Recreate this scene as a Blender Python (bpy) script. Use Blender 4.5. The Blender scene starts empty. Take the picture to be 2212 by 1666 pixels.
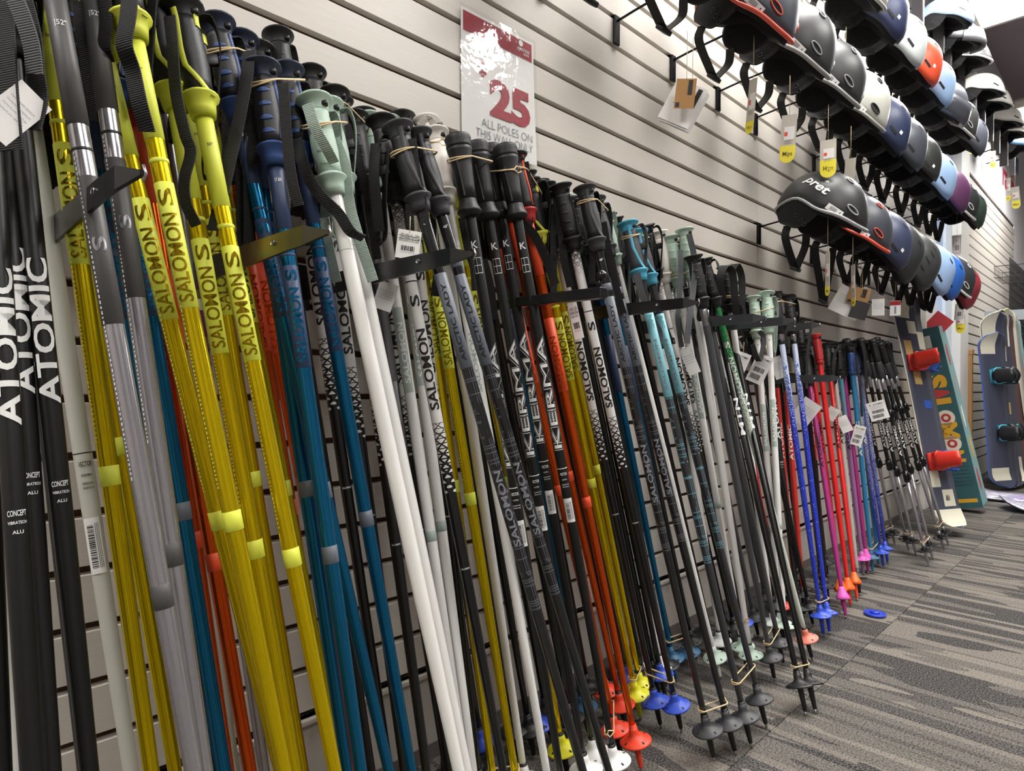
import bpy, bmesh, math, random
from mathutils import Vector, Matrix, Euler
random.seed(7)
SC = bpy.context.scene
COL = SC.collection
# ---------------------------------------------------------------- camera, world, exposure
CAM = Vector((0.0, -1.004, 0.735))
cam_data = bpy.data.cameras.new('camera')
cam = bpy.data.objects.new('camera', cam_data)
COL.objects.link(cam)
SC.camera = cam
cam_data.sensor_fit = 'HORIZONTAL'
cam_data.sensor_width = 36.0
cam_data.lens = 1390.2 / 2212 * 36.0
cam_data.clip_start = 0.02
cam_data.clip_end = 100
cam_r = Vector((0.70448252, -0.70967189, 0.00837748))
cam_u = Vector((-0.0062736, 0.00557658, 0.99996477))
cam_w = Vector((0.70969361, 0.70451026, 0.00052360))
cam.matrix_world = Matrix(((cam_r.x, cam_u.x, -cam_w.x, CAM.x), (cam_r.y, cam_u.y, -cam_w.y, CAM.y), (cam_r.z, cam_u.z, -cam_w.z, CAM.z), (0, 0, 0, 1)))
world = bpy.data.worlds.new('daylight')
SC.world = world
world.use_nodes = True
bg = world.node_tree.nodes['Background']
bg.inputs[0].default_value = (0.62, 0.74, 0.95, 1)
bg.inputs[1].default_value = 1.15
SC.view_settings.view_transform = 'Standard'
SC.view_settings.look = 'None'
SC.view_settings.exposure = 0.0
SC.view_settings.gamma = 1.0
SC.view_settings.use_curve_mapping = False
PANEL_STRENGTH = 30.0
PANEL_Z = 2.9
PANELS = [(x, -0.58) for x in (-1.6, 1.95, 4.11, 6.82)] + [(2.3, -1.9), (0.0, -2.6)]
# ---------------------------------------------------------------- helpers
def lin(c):
    c = c / 255.0
    return c / 12.92 if c <= 0.04045 else ((c + 0.055) / 1.055) ** 2.4
def rgb(r, g, b): return (lin(r), lin(g), lin(b), 1.0)
MATS = {}
def mat(name, col=(128, 128, 128), rough=0.5, metal=0.0, spec=0.5, coat=0.0, bump=0.0, bscale=200.0, emit=0.0, alpha=1.0, trans=0.0, vary=0.0):
    if name in MATS: return MATS[name]
    m = bpy.data.materials.new(name); m.use_nodes = True
    nt = m.node_tree; b = nt.nodes['Principled BSDF']
    b.inputs['Base Color'].default_value = rgb(*col)
    b.inputs['Roughness'].default_value = rough
    b.inputs['Metallic'].default_value = metal
    b.inputs['Specular IOR Level'].default_value = spec
    if coat: b.inputs['Coat Weight'].default_value = coat; b.inputs['Coat Roughness'].default_value = 0.12
    if emit:
        b.inputs['Emission Color'].default_value = rgb(*col); b.inputs['Emission Strength'].default_value = emit
    if alpha < 1: b.inputs['Alpha'].default_value = alpha
    if trans: b.inputs['Transmission Weight'].default_value = trans
    if bump or vary:
        tc = nt.nodes.new('ShaderNodeTexCoord'); nz = nt.nodes.new('ShaderNodeTexNoise')
        nz.inputs['Scale'].default_value = bscale; nz.inputs['Detail'].default_value = 3
        nt.links.new(tc.outputs['Object'], nz.inputs['Vector'])
        if bump:
            bp = nt.nodes.new('ShaderNodeBump'); bp.inputs['Strength'].default_value = bump; bp.inputs['Distance'].default_value = 0.002
            nt.links.new(nz.outputs['Fac'], bp.inputs['Height']); nt.links.new(bp.outputs['Normal'], b.inputs['Normal'])
        if vary:
            mx = nt.nodes.new('ShaderNodeMix'); mx.data_type = 'RGBA'; mx.blend_type = 'MIX'
            c = rgb(*col); mx.inputs['A'].default_value = tuple(v * (1 - vary) for v in c[:3]) + (1,)
            mx.inputs['B'].default_value = tuple(min(1, v * (1 + vary)) for v in c[:3]) + (1,)
            nt.links.new(nz.outputs['Fac'], mx.inputs['Factor']); nt.links.new(mx.outputs['Result'], b.inputs['Base Color'])
    MATS[name] = m
    return m
class NT:
    """tiny node-expression helper"""
    def __init__(s, m):
        s.t = m.node_tree; s.b = s.t.nodes['Principled BSDF']
    def n(s, kind): return s.t.nodes.new(kind)
    def put(s, sock, v):
        if hasattr(v, 'links'): s.t.links.new(v, sock)
        else: sock.default_value = v
    def m(s, op, a, b=0.0, c=0.0):
        n = s.n('ShaderNodeMath'); n.operation = op
        s.put(n.inputs[0], a); s.put(n.inputs[1], b); s.put(n.inputs[2], c)
        return n.outputs[0]
    def obj(s, which='Object'):
        tc = s.n('ShaderNodeTexCoord'); sp = s.n('ShaderNodeSeparateXYZ')
        s.t.links.new(tc.outputs[which], sp.inputs[0]); return sp.outputs, tc.outputs[which]
    def step(s, e0, e1, v):
        n = s.n('ShaderNodeMapRange'); n.interpolation_type = 'SMOOTHSTEP'
        s.put(n.inputs['Value'], v); n.inputs['From Min'].default_value = e0; n.inputs['From Max'].default_value = e1
        return n.outputs[0]
    def mix(s, f, a, b):
        n = s.n('ShaderNodeMix'); n.data_type = 'RGBA'
        s.put(n.inputs['Factor'], f); s.put(n.inputs['A'], a); s.put(n.inputs['B'], b)
        return n.outputs['Result']
    def col(s, v): s.put(s.b.inputs['Base Color'], v)
def newmat(name, rough=0.4, metal=0.0, coat=0.0):
    m = mat(name, (128, 128, 128), rough, metal, coat=coat); return m, NT(m)
def link(name, me, parent=None, loc=None, rot=None):
    o = bpy.data.objects.new(name, me); COL.objects.link(o)
    if parent is not None: o.parent = parent
    if loc is not None: o.location = loc
    if rot is not None: o.rotation_euler = rot
    return o
def mesh(vf, material, smooth=True, name='mesh'):
    v, f = vf
    me = bpy.data.meshes.new(name); me.from_pydata([tuple(p) for p in v], [], f)
    if isinstance(material, (list, tuple)):
        for mm in material: me.materials.append(mm)
    else: me.materials.append(material)
    if smooth:
        me.polygons.foreach_set('use_smooth', [True] * len(me.polygons))
    me.update()
    return me
def part(name, vf, material, parent, smooth=True, loc=None, rot=None, label=None):
    o = link(name, mesh(vf, material, smooth, name), parent, loc, rot)
    if label: o['label'] = label
    return o
def empty(name, M, label, cat, group=None):
    o = bpy.data.objects.new(name, None); COL.objects.link(o); o.empty_display_size = 0.05
    if isinstance(M, Matrix): o.matrix_world = M
    else: o.location = M
    tag(o, label, cat, group); return o
def tag(o, label, cat, group=None, kind=None):
    o['label'] = label; o['category'] = cat
    if group: o['group'] = group
    if kind: o['kind'] = kind
    return o
def struct(name, vf, material, smooth=False, parent=None, label=None):
    o = part(name, vf, material, parent, smooth)
    o['kind'] = 'structure'
    if label: o['label'] = label
    return o
def join(*vfs):
    V, F = [], []
    for v, f in vfs:
        k = len(V); V += list(v); F += [tuple(i + k for i in q) for q in f]
    return V, F
def xf(vf, M):
    return [M @ Vector(p) for p in vf[0]], vf[1]
def box(cx, cy, cz, sx, sy, sz, bev=0.0):
    x, y, z = sx / 2, sy / 2, sz / 2
    if bev <= 0:
        v = [(cx + a * x, cy + b * y, cz + c * z) for a in (-1, 1) for b in (-1, 1) for c in (-1, 1)]
        return v, [(0, 1, 3, 2), (4, 6, 7, 5), (0, 4, 5, 1), (2, 3, 7, 6), (0, 2, 6, 4), (1, 5, 7, 3)]
    bm = bmesh.new(); bmesh.ops.create_cube(bm, size=1.0)
    for w in bm.verts: w.co = Vector((cx + w.co.x * sx, cy + w.co.y * sy, cz + w.co.z * sz))
    bmesh.ops.bevel(bm, geom=list(bm.edges), offset=bev, segments=2, affect='EDGES', profile=0.5)
    bm.verts.index_update()
    v = [w.co.copy() for w in bm.verts]; f = [tuple(w.index for w in q.verts) for q in bm.faces]; bm.free()
    return v, f
def lathe(prof, seg=16, sx=1.0, sy=1.0, off=None):
    """prof: list of (r, z) bottom to top; off(z)->(dx,dy)"""
    V, F = [], []
    for r, z in prof:
        ox, oy = off(z) if off else (0, 0)
        for i in range(seg):
            a = 2 * math.pi * i / seg
            V.append((ox + r * sx * math.cos(a), oy + r * sy * math.sin(a), z))
    n = len(prof)
    for j in range(n - 1):
        for i in range(seg):
            k = (i + 1) % seg
            F.append((j * seg + i, j * seg + k, (j + 1) * seg + k, (j + 1) * seg + i))
    F.append(tuple(range(seg - 1, -1, -1))); F.append(tuple((n - 1) * seg + i for i in range(seg)))
    return V, F
def frames(pts, closed=False):
    n = len(pts); T = []
    for i in range(n):
        a = pts[(i - 1) % n] if closed or i > 0 else pts[0]
        b = pts[(i + 1) % n] if closed or i < n - 1 else pts[-1]
        t = (b - a)
        T.append(t.normalized() if t.length > 1e-9 else Vector((0, 0, 1)))
    ref = Vector((0, 0, 1)) if abs(T[0].z) < 0.9 else Vector((1, 0, 0))
    N = [(ref - T[0] * ref.dot(T[0])).normalized()]
    for i in range(1, n):
        v = N[-1] - T[i] * N[-1].dot(T[i])
        N.append(v.normalized() if v.length > 1e-6 else N[-1])
    return T, N
def tube(pts, r, seg=8, closed=False):
    pts = [Vector(p) for p in pts]; n = len(pts)
    T, N = frames(pts, closed); V, F = [], []
    for i in range(n):
        B = T[i].cross(N[i]); rr = r[i] if isinstance(r, (list, tuple)) else r
        for k in range(seg):
            a = 2 * math.pi * k / seg
            V.append(pts[i] + (N[i] * math.cos(a) + B * math.sin(a)) * rr)
    m = n if closed else n - 1
    for i in range(m):
        j = (i + 1) % n
        for k in range(seg):
            l = (k + 1) % seg
            F.append((i * seg + k, i * seg + l, j * seg + l, j * seg + k))
    if not closed:
        F.append(tuple(range(seg - 1, -1, -1))); F.append(tuple((n - 1) * seg + k for k in range(seg)))
    return V, F
def ribbon(pts, wdirs, width, th=0.0015):
    """flat band along pts; wdirs: width direction per point"""
    pts = [Vector(p) for p in pts]; n = len(pts)
    V, F = [], []
    for i in range(n):
        a = pts[max(0, i - 1)]; b = pts[min(n - 1, i + 1)]
        t = (b - a).normalized()
        w = Vector(wdirs[i] if isinstance(wdirs, list) else wdirs); w = (w - t * w.dot(t))
        w = w.normalized() if w.length > 1e-6 else Vector((1, 0, 0))
        nn = t.cross(w)
        ww = width[i] if isinstance(width, list) else width
        for sx, sn in ((-1, -1), (1, -1), (1, 1), (-1, 1)):
            V.append(pts[i] + w * (ww / 2 * sx) + nn * (th / 2 * sn))
    for i in range(n - 1):
        for k in range(4):
            l = (k + 1) % 4
            F.append((i * 4 + k, i * 4 + l, (i + 1) * 4 + l, (i + 1) * 4 + k))
    F.append((3, 2, 1, 0)); F.append(tuple((n - 1) * 4 + k for k in range(4)))
    return V, F
def smooth_path(ctrl, n=24):
    """Catmull-Rom through control points"""
    c = [Vector(p) for p in ctrl]; c = [c[0] * 2 - c[1]] + c + [c[-1] * 2 - c[-2]]
    out = []; seg = len(c) - 3; per = max(2, n // seg)
    for i in range(seg):
        p0, p1, p2, p3 = c[i:i + 4]
        for k in range(per):
            t = k / per
            out.append(0.5 * ((2 * p1) + (p2 - p0) * t + (2 * p0 - 5 * p1 + 4 * p2 - p3) * t * t + (3 * p1 - p0 - 3 * p2 + p3) * t ** 3))
    out.append(c[-2]); return out
TXT = {}
def text2d(s, bold=0.0, cuts=6, shear=0.0):
    """flat text as (verts2d, faces), cap height 1, starting at x=0, with horizontal cuts for bending"""
    key = (s, bold, cuts, shear)
    if key in TXT: return TXT[key]
    cu = bpy.data.curves.new('t', 'FONT'); cu.body = s; cu.size = 1.4; cu.resolution_u = 3; cu.offset = bold; cu.shear = shear
    cu.fill_mode = 'FRONT'
    o = bpy.data.objects.new('t', cu); COL.objects.link(o)
    dg = bpy.context.evaluated_depsgraph_get()
    me = bpy.data.meshes.new_from_object(o.evaluated_get(dg))
    bm = bmesh.new(); bm.from_mesh(me)
    for k in range(1, cuts):
        y = k / cuts
        bmesh.ops.bisect_plane(bm, geom=list(bm.verts) + list(bm.edges) + list(bm.faces), plane_co=(0, y, 0), plane_no=(0, 1, 0))
    bm.verts.index_update()
    V = [(w.co.x, w.co.y) for w in bm.verts]; F = [tuple(w.index for w in q.verts) for q in bm.faces]
    bm.free(); bpy.data.objects.remove(o); bpy.data.curves.remove(cu); bpy.data.meshes.remove(me)
    x0 = min(p[0] for p in V); x1 = max(p[0] for p in V); y0 = min(p[1] for p in V); y1 = max(p[1] for p in V)
    V = [(p[0] - x0, p[1]) for p in V]
    TXT[key] = (V, F, x1 - x0, y0, y1)
    return TXT[key]
def flat_text(s, h, bold=0.0, width=None, cx=0.0, cy=0.0, z=0.0, align='C', shear=0.0):
    """text in the XY plane, cap height h, optional total width, facing +Z"""
    V, F, w, y0, y1 = text2d(s, bold, 1, shear)
    sx = (width / w) if width else h
    tw = w * sx
    ox = cx - (tw / 2 if align == 'C' else 0)
    return [(ox + p[0] * sx, cy + (p[1] - 0.5) * h, z) for p in V], F
def cyl_text(s, R, z0, length, h, bold=0.03, theta0=0.0, shear=0.0):
    """text running up a pole (axis Z, viewer at -Y), letter tops to the viewer's left"""
    V, F, w, y0, y1 = text2d(s, bold, 6, shear)
    out = []
    for u, v in V:
        th = theta0 - (v - 0.5) * h / R
        out.append((R * math.sin(th), -R * math.cos(th), z0 + u / w * length))
    return out, F
def cyl_text_h(s, R, z0, width, h, bold=0.02, theta0=0.0):
    """text running round a pole"""
    V, F, w, y0, y1 = text2d(s, bold, 1)
    out = []
    for u, v in V:
        th = theta0 + (u / w - 0.5) * width / R
        out.append((R * math.sin(th), -R * math.cos(th), z0 + (v - 0.5) * h))
    return out, F
def cyl_patch(R, z0, z1, a0, a1, n=8):
    """curved sheet on a pole between angles (0 = towards the viewer)"""
    V, F = [], []
    for i in range(n + 1):
        a = a0 + (a1 - a0) * i / n
        V += [(R * math.sin(a), -R * math.cos(a), z0), (R * math.sin(a), -R * math.cos(a), z1)]
    for i in range(n): F.append((2 * i, 2 * i + 2, 2 * i + 3, 2 * i + 1))
    return V, F
def facing(P, Z, target=CAM):
    """matrix at P with local Z along Z and local -Y towards target"""
    Z = Vector(Z).normalized(); P = Vector(P)
    Y = (P - target); Y = (Y - Z * Y.dot(Z)).normalized(); X = Y.cross(Z)
    return Matrix(((X.x, Y.x, Z.x, P.x), (X.y, Y.y, Z.y, P.y), (X.z, Y.z, Z.z, P.z), (0, 0, 0, 1)))
# ---------------------------------------------------------------- room shell
GA = 1.399            # height of one groove; the others follow every 76.2 mm
PIT = 0.0762
WALL_X0, WALL_X1 = -2.5, 10.0
ROOM_Y = -5.5
CEIL = 3.66
m_slat, s = newmat('slat laminate', 0.42)
co, vec = s.obj()
mp = s.n('ShaderNodeMapping'); mp.inputs['Scale'].default_value = (6, 1, 160); s.t.links.new(vec, mp.inputs[0])
nz = s.n('ShaderNodeTexNoise'); nz.inputs['Scale'].default_value = 3.0; nz.inputs['Detail'].default_value = 4; s.t.links.new(mp.outputs[0], nz.inputs[0])
s.col(s.mix(nz.outputs['Fac'], rgb(196, 190, 181), rgb(212, 206, 197)))
m_groove = mat('brown fibreboard groove', (74, 50, 36), 0.8, vary=0.2, bscale=60)
m_white = mat('white wall paint', (226, 225, 226), 0.6, bump=0.05, bscale=120)
m_base = mat('baseboard laminate', (190, 184, 175), 0.45, vary=0.05, bscale=30)
m_other = mat('taupe shop wall', (176, 170, 165), 0.7, vary=.15, bscale=1.5)
m_vinyl = mat('vinyl base strip', (104, 98, 94), 0.5)
m_dark = mat('dark ceiling paint', (150, 136, 140), 0.8, vary=0.1, bscale=4)
m_beam = mat('ceiling duct paint', (206, 196, 198), 0.6)
m_frame = mat('white window frame', (222, 220, 214), 0.4)
m_glass = mat('window glass', (235, 243, 250), 0.02, trans=1.0)
m_ground = mat('snowy pavement', (225, 232, 242), 0.8, vary=0.05, bscale=3)
# main wall: fibreboard backing with openings for the tall window
WIN_X0, WIN_X1, WIN_Z1 = 4.80, 5.56, 2.55
bk = join(box((WALL_X0 + 4.56) / 2, 0.030, CEIL / 2, 4.56 - WALL_X0, 0.036, CEIL), box((5.84 + WALL_X1) / 2, 0.030, CEIL / 2, WALL_X1 - 5.84, 0.036, CEIL))
wall = struct('wall_main', bk, m_groove, label='brown fibreboard behind the pale slats of the display wall')
# slats as single planks, three panel widths on the near part, two on the far part
SLAT_Z0 = GA - 16 * PIT
SLATS = {}
def slat_mesh(w):
    if w in SLATS: return SLATS[w]
    h = PIT - 0.0095
    v, f = [], []
    prof = [(0.0, -h / 2 + 0.001), (-0.001, -h / 2 + 0.002), (-0.001, h / 2 - 0.002), (0.0, h / 2 - 0.001), (0.013, h / 2), (0.013, -h / 2)]
    for x in (-w / 2, w / 2):
        for y, z in prof: v.append((x, y, z))
    n = len(prof)
    for i in range(n):
        j = (i + 1) % n
        f.append((i, j, n + j, n + i))
    f.append(tuple(range(n - 1, -1, -1))); f.append(tuple(range(n, 2 * n)))
    SLATS[w] = mesh((v, f), m_slat, False, 'slat'); return SLATS[w]
JOINTS = [(-2.5, -0.188), (-0.188, 2.25), (2.25, 4.56), (5.84, 7.02), (7.02, 8.3)]
for a, b in JOINTS:
    w = round(b - a - 0.0015, 4)
    top = 2.62 if a < 5 else 2.36
    k = 0
    while True:
        zc = SLAT_Z0 + PIT * (k + 0.5)
        if zc > top: break
        link('slat', slat_mesh(w), wall, ((a + b) / 2, 0.0, zc)); k += 1
# wall above the slats, baseboard and vinyl strip
struct('trim_1', box(1.03, -0.002, 2.66, 7.06, 0.03, 0.03, 0.003), m_frame, label='white cap moulding above the slats')
struct('wall_upper', join(box((WALL_X0 + 4.56) / 2, 0.006, (2.675 + CEIL) / 2, 4.56 - WALL_X0, 0.012, CEIL - 2.675),
       box((5.84 + WALL_X1) / 2, 0.006, (2.42 + CEIL) / 2, WALL_X1 - 5.84, 0.012, CEIL - 2.42), box((8.3 + WALL_X1) / 2, 0.006, 1.21, WALL_X1 - 8.3, 0.012, 2.42),
       box(5.2, 0.03, (WIN_Z1 + CEIL) / 2, 1.28, 0.06, CEIL - WIN_Z1)), m_white)
struct('baseboard_main', join(box((WALL_X0 + 4.56) / 2, 0.004, 0.103, 4.56 - WALL_X0, 0.014, 0.144), box((WALL_X0 + 4.56) / 2, 0.0, 0.170, 4.56 - WALL_X0, 0.022, 0.010, 0.002)), m_base)
struct('baseboard_far', box(7.07, 0.004, 0.103, 2.46, 0.014, 0.144), m_base)
struct('trim_2', join(box((WALL_X0 + 4.56) / 2, 0.003, 0.0155, 4.56 - WALL_X0, 0.018, 0.031), box(7.07, 0.003, 0.0155, 2.46, 0.018, 0.031)), m_vinyl)
# tall window
win = struct('window_1', join(box(4.68, 0.02, 1.28, 0.24, 0.10, 2.56, 0.004), box(5.70, 0.02, 1.28, 0.28, 0.10, 2.56, 0.004), box(5.19, 0.02, 2.52, 0.74, 0.09, 0.08, 0.004), box(5.19, 0.02, 0.03, 0.74, 0.09, 0.06, 0.004)), m_frame, label='tall bright window in a white frame')
part('pane', box(5.19, 0.03, 1.27, 0.74, 0.006, 2.42), m_glass, win, False)
part('mullion', box(4.815, 0.01, 1.27, 0.03, 0.06, 2.42, 0.003), m_frame, win, False)
struct('ground_outside', box(5.2, 6.1, -0.06, 30, 12.0, 0.1), m_ground)
# other walls, ceiling
struct('wall_right', box(WALL_X1 + 0.05, ROOM_Y / 2, CEIL / 2, 0.1, -ROOM_Y, CEIL), m_white)
struct('wall_left', box(WALL_X0 - 0.05, ROOM_Y / 2, CEIL / 2, 0.1, -ROOM_Y, CEIL), m_other)
struct('wall_opposite', box((WALL_X0 + WALL_X1) / 2, ROOM_Y - 0.05, CEIL / 2, WALL_X1 - WALL_X0, 0.1, CEIL), m_other)
ceil = struct('ceiling', box((WALL_X0 + WALL_X1) / 2, ROOM_Y / 2, CEIL + 0.05, WALL_X1 - WALL_X0, -ROOM_Y, 0.1), m_dark)
for k, y in enumerate((-0.62, -0.80, -1.1, -1.9, -3.4)):
    part('beam', box((WALL_X0 + WALL_X1) / 2, y, CEIL - 0.09, WALL_X1 - WALL_X0 - 0.1, 0.10, 0.18), m_beam, ceil, False)
for x in (0.5, 3.0, 5.5, 7.6):
    part('conduit', tube([(x, -0.02, CEIL - 0.21), (x, -3.0, CEIL - 0.21)], 0.012, 8), m_beam, ceil)
part('cable', tube(smooth_path([(6.3, -0.42, 3.64), (6.5, -0.44, 3.5), (6.9, -0.42, 3.4), (7.3, -0.5, 3.42), (7.4, -0.45, 3.36)], 24), 0.006, 6), m_frame, ceil)
# painted words high on the far wall
wl = struct('wall_lettering', xf(flat_text('Women', 0.24, 0.03, width=1.0, shear=0.1), Matrix.Translation((8.05, -0.003, 3.12)) @ Euler((math.pi / 2, 0, 0)).to_matrix().to_4x4()), mat('blue wall lettering', (52, 92, 160), 0.6), label='blue painted word high on the wall')
part('second_word', xf(flat_text('racing', 0.24, 0.03, width=0.9, shear=0.1), Matrix.Translation((8.0, -0.003, 2.80)) @ Euler((math.pi / 2, 0, 0)).to_matrix().to_4x4()), mat('red wall lettering', (205, 60, 92), 0.6), wl, False)
# carpet: base slab and single carpet tiles
m_carpet, s = newmat('striped carpet', 0.95)
s.b.inputs['Specular IOR Level'].default_value = 0.1
co, vec = s.obj()
oi = s.n('ShaderNodeObjectInfo')
xx = s.m('ADD', co[0], s.m('MULTIPLY', oi.outputs['Random'], 37.0))
nz = s.n('ShaderNodeTexNoise'); nz.noise_dimensions = '1D'; nz.inputs['Detail'].default_value = 0; nz.inputs['Scale'].default_value = 1
s.put(nz.inputs['W'], s.m('MULTIPLY', s.m('FLOOR', s.m('MULTIPLY', xx, 24.0)), 3.71))
wn = s.n('ShaderNodeTexWhiteNoise'); wn.noise_dimensions = '1D'
s.put(wn.inputs['W'], s.m('FLOOR', s.m('ADD', s.m('MULTIPLY', xx, 17.0), s.m('MULTIPLY', s.m('SINE', s.m('MULTIPLY', xx, 31.0)), 1.1))))
wn2 = s.n('ShaderNodeTexWhiteNoise'); wn2.noise_dimensions = '1D'
s.put(wn2.inputs['W'], s.m('FLOOR', s.m('MULTIPLY', xx, 105.0)))
thin = s.m('GREATER_THAN', wn2.outputs[0], 0.91)
fade = s.n('ShaderNodeTexNoise'); fade.noise_dimensions = '2D'; fade.inputs['Scale'].default_value = 5.0; fade.inputs['Detail'].default_value = 1
cmb = s.n('ShaderNodeCombineXYZ'); s.put(cmb.inputs[0], s.m('MULTIPLY', xx, 2.2)); s.put(cmb.inputs[1], s.m('MULTIPLY', co[1], 0.55)); s.t.links.new(cmb.outputs[0], fade.inputs['Vector'])
ramp = s.n('ShaderNodeValToRGB'); cr = ramp.color_ramp; cr.interpolation = 'CONSTANT'
cr.elements[0].position = 0; cr.elements[0].color = rgb(44, 44, 46)
for p, c in ((0.24, (88, 85, 81)), (0.42, (116, 110, 103)), (0.60, (58, 57, 58)), (0.74, (108, 102, 96)), (0.88, (42, 42, 45))):
    e = cr.elements.new(p); e.color = rgb(*c)
cr.elements[-1].position = 0.9; cr.elements[-1].color = rgb(42, 42, 45)
s.put(ramp.inputs[0], s.m('ADD', s.m('MULTIPLY', wn.outputs[0], 0.82), s.m('MULTIPLY', s.m('SUBTRACT', fade.outputs['Fac'], 0.35), 0.45)))
base = s.mix(s.m('MULTIPLY', thin, 0.75), ramp.outputs[0], rgb(56, 55, 55))
gr = s.n('ShaderNodeTexNoise'); gr.inputs['Scale'].default_value = 260; gr.inputs['Detail'].default_value = 2; s.t.links.new(vec, gr.inputs[0])
g2 = s.step(0.40, 0.68, gr.outputs['Fac'])
base = s.mix(s.m('MULTIPLY', g2, 0.42), base, rgb(142, 136, 128))
g3 = s.step(0.58, 0.36, gr.outputs['Fac'])
s.col(s.mix(s.m('MULTIPLY', s.m('SUBTRACT', 1.0, s.step(0.33, 0.47, gr.outputs['Fac'])), 0.6), base, rgb(34, 34, 34)))
bp = s.n('ShaderNodeBump'); bp.inputs['Strength'].default_value = 0.5; bp.inputs['Distance'].default_value = 0.002
s.put(bp.inputs['Height'], gr.outputs['Fac']); s.put(s.b.inputs['Normal'], bp.outputs['Normal'])
floor = struct('floor', box((WALL_X0 + WALL_X1) / 2, ROOM_Y / 2, -0.056, WALL_X1 - WALL_X0, -ROOM_Y, 0.1), mat('floor slab', (70, 68, 66), 0.9))
tile = mesh(box(0, 0, -0.003, 0.4985, 0.9985, 0.006, 0.0008), m_carpet, False, 'carpet_tile')
ty = -0.43
for iy in range(-1, 5):
    for ix in range(-5, 20):
        y0 = ty - 1.0 * iy
        if iy == -1:
            continue
        yc = y0 - 0.5
        link('carpet_tile', tile, floor, (ix * 0.5 + 0.25, yc, 0))
tile2 = mesh(box(0, 0, -0.003, 0.4985, 0.4285, 0.006, 0.0008), m_carpet, False, 'carpet_tile')
for ix in range(-5, 20): link('carpet_tile', tile2, floor, (ix * 0.5 + 0.12, -0.215, 0))
# ceiling light panels
m_panel = mat('light diffuser', (255, 252, 248), 0.5, emit=PANEL_STRENGTH)
m_pframe = mat('light frame', (196, 190, 182), 0.5)
LIGHT_LABELS = ['ceiling light panel over the left end of the slatted wall', 'ceiling light panel above the yellow and blue poles', 'white ceiling light panel nearest the helmets in the upper corner', 'ceiling light panel beyond the window', 'ceiling light panel in the aisle at the left', 'ceiling light panel in the aisle facing the helmets']
def light_panel(x, y, k):
    t = empty('ceiling_light', (x, y, PANEL_Z), LIGHT_LABELS[k], 'light', 'ceiling light panels')
    W, D = 1.22, 0.66
    part('diffuser', box(0, 0, 0.006, W - 0.04, D - 0.04, 0.012), m_panel, t, False)
    part('frame', join(box(-W / 2 + 0.012, 0, 0.02, 0.024, D, 0.05), box(W / 2 - 0.012, 0, 0.02, 0.024, D, 0.05), box(0, -D / 2 + 0.012, 0.02, W - 0.048, 0.024, 0.05), box(0, D / 2 - 0.012, 0.02, W - 0.048, 0.024, 0.05), box(0, 0, 0.05, W - 0.048, D - 0.048, 0.01)), m_pframe, t, False)
    for a in (-0.45, 0.45):
        part('hanger', tube([(a, 0, 0.05), (a, 0, CEIL - PANEL_Z)], 0.003, 6), m_pframe, t)
for k, (x, y) in enumerate(PANELS): light_panel(x, y, k)
# ---------------------------------------------------------------- ski pole materials
BLACK = mat('black rubber', (22, 22, 24), 0.5, bump=0.15, bscale=900)
GLOSSBLACK = mat('gloss black shaft', (8, 8, 9), 0.25, coat=0.2)
MATTEBLACK = mat('satin black shaft', (15, 15, 16), 0.4)
CHAR = mat('charcoal rubber', (54, 54, 58), 0.55, bump=0.1, bscale=700)
LIME = mat('matte lime plastic', (214, 220, 72), 0.5)
def anod(name, col, rough=0.24):
    m, s = newmat(name, rough, 0.8)
    co, vec = s.obj()
    a = s.m('ARCTAN2', co[0], co[1])
    wn = s.n('ShaderNodeTexNoise'); wn.noise_dimensions = '2D'; wn.inputs['Scale'].default_value = 1.0; wn.inputs['Detail'].default_value = 3
    cb = s.n('ShaderNodeCombineXYZ'); s.put(cb.inputs[0], s.m('MULTIPLY', a, 14.0)); s.put(cb.inputs[1], s.m('MULTIPLY', co[2], 3.0)); s.t.links.new(cb.outputs[0], wn.inputs['Vector'])
    c = rgb(*col); d = tuple(v * 0.72 for v in c[:3]) + (1,)
    s.col(s.mix(wn.outputs['Fac'], d, c)); s.put(s.b.inputs['Roughness'], s.m('ADD', s.m('MULTIPLY', wn.outputs['Fac'], 0.2), rough - 0.1))
    return m
YEL = anod('yellow anodised aluminium', (236, 208, 14))
YELD = anod('dark yellow metal print', (168, 140, 20))
SIL = anod('silver anodised aluminium', (186, 184, 190))
BLU = anod('blue anodised aluminium', (26, 112, 158))
ORG = anod('orange anodised aluminium', (226, 88, 22))
CHROME = anod('dark chrome aluminium', (120, 118, 122))
DGREY = mat('dark grey matte sleeve', (72, 70, 70), 0.5)
NAVY = mat('navy matte plastic', (46, 62, 96), 0.5)
NAVYG = mat('blue grip plastic', (44, 72, 128), 0.5)
ORANGEM = mat('matte orange sleeve', (222, 74, 34), 0.5)
WHITE = mat('gloss white shaft', (226, 225, 222), 0.3, coat=0.3)
OFFW = mat('white grip rubber', (232, 226, 218), 0.5)
LGREY = mat('light grey shaft', (186, 186, 176), 0.4)
SAGE = mat('sage green rubber', (172, 194, 178), 0.55, bump=0.12, bscale=700)
SAGEW = mat('pale sage shaft', (206, 212, 202), 0.35)
TURQ = mat('turquoise rubber', (72, 158, 186), 0.5)
AQUA = mat('pale turquoise sleeve', (124, 188, 200), 0.45)
SLATE = mat('slate grey sleeve', (96, 102, 112), 0.5)
DSHAFT = mat('dark grey painted shaft', (66, 67, 70), 0.38)
RED = mat('red painted shaft', (214, 32, 30), 0.3, coat=0.3)
REDM = mat('matte red plastic', (176, 40, 42), 0.45)
REDD = mat('brick red shaft', (188, 46, 36), 0.3, coat=0.2)
BLUEP = mat('blue painted shaft', (28, 56, 178), 0.3, coat=0.3)
BLUEB = mat('blue basket plastic', (50, 82, 196), 0.4)
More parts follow.
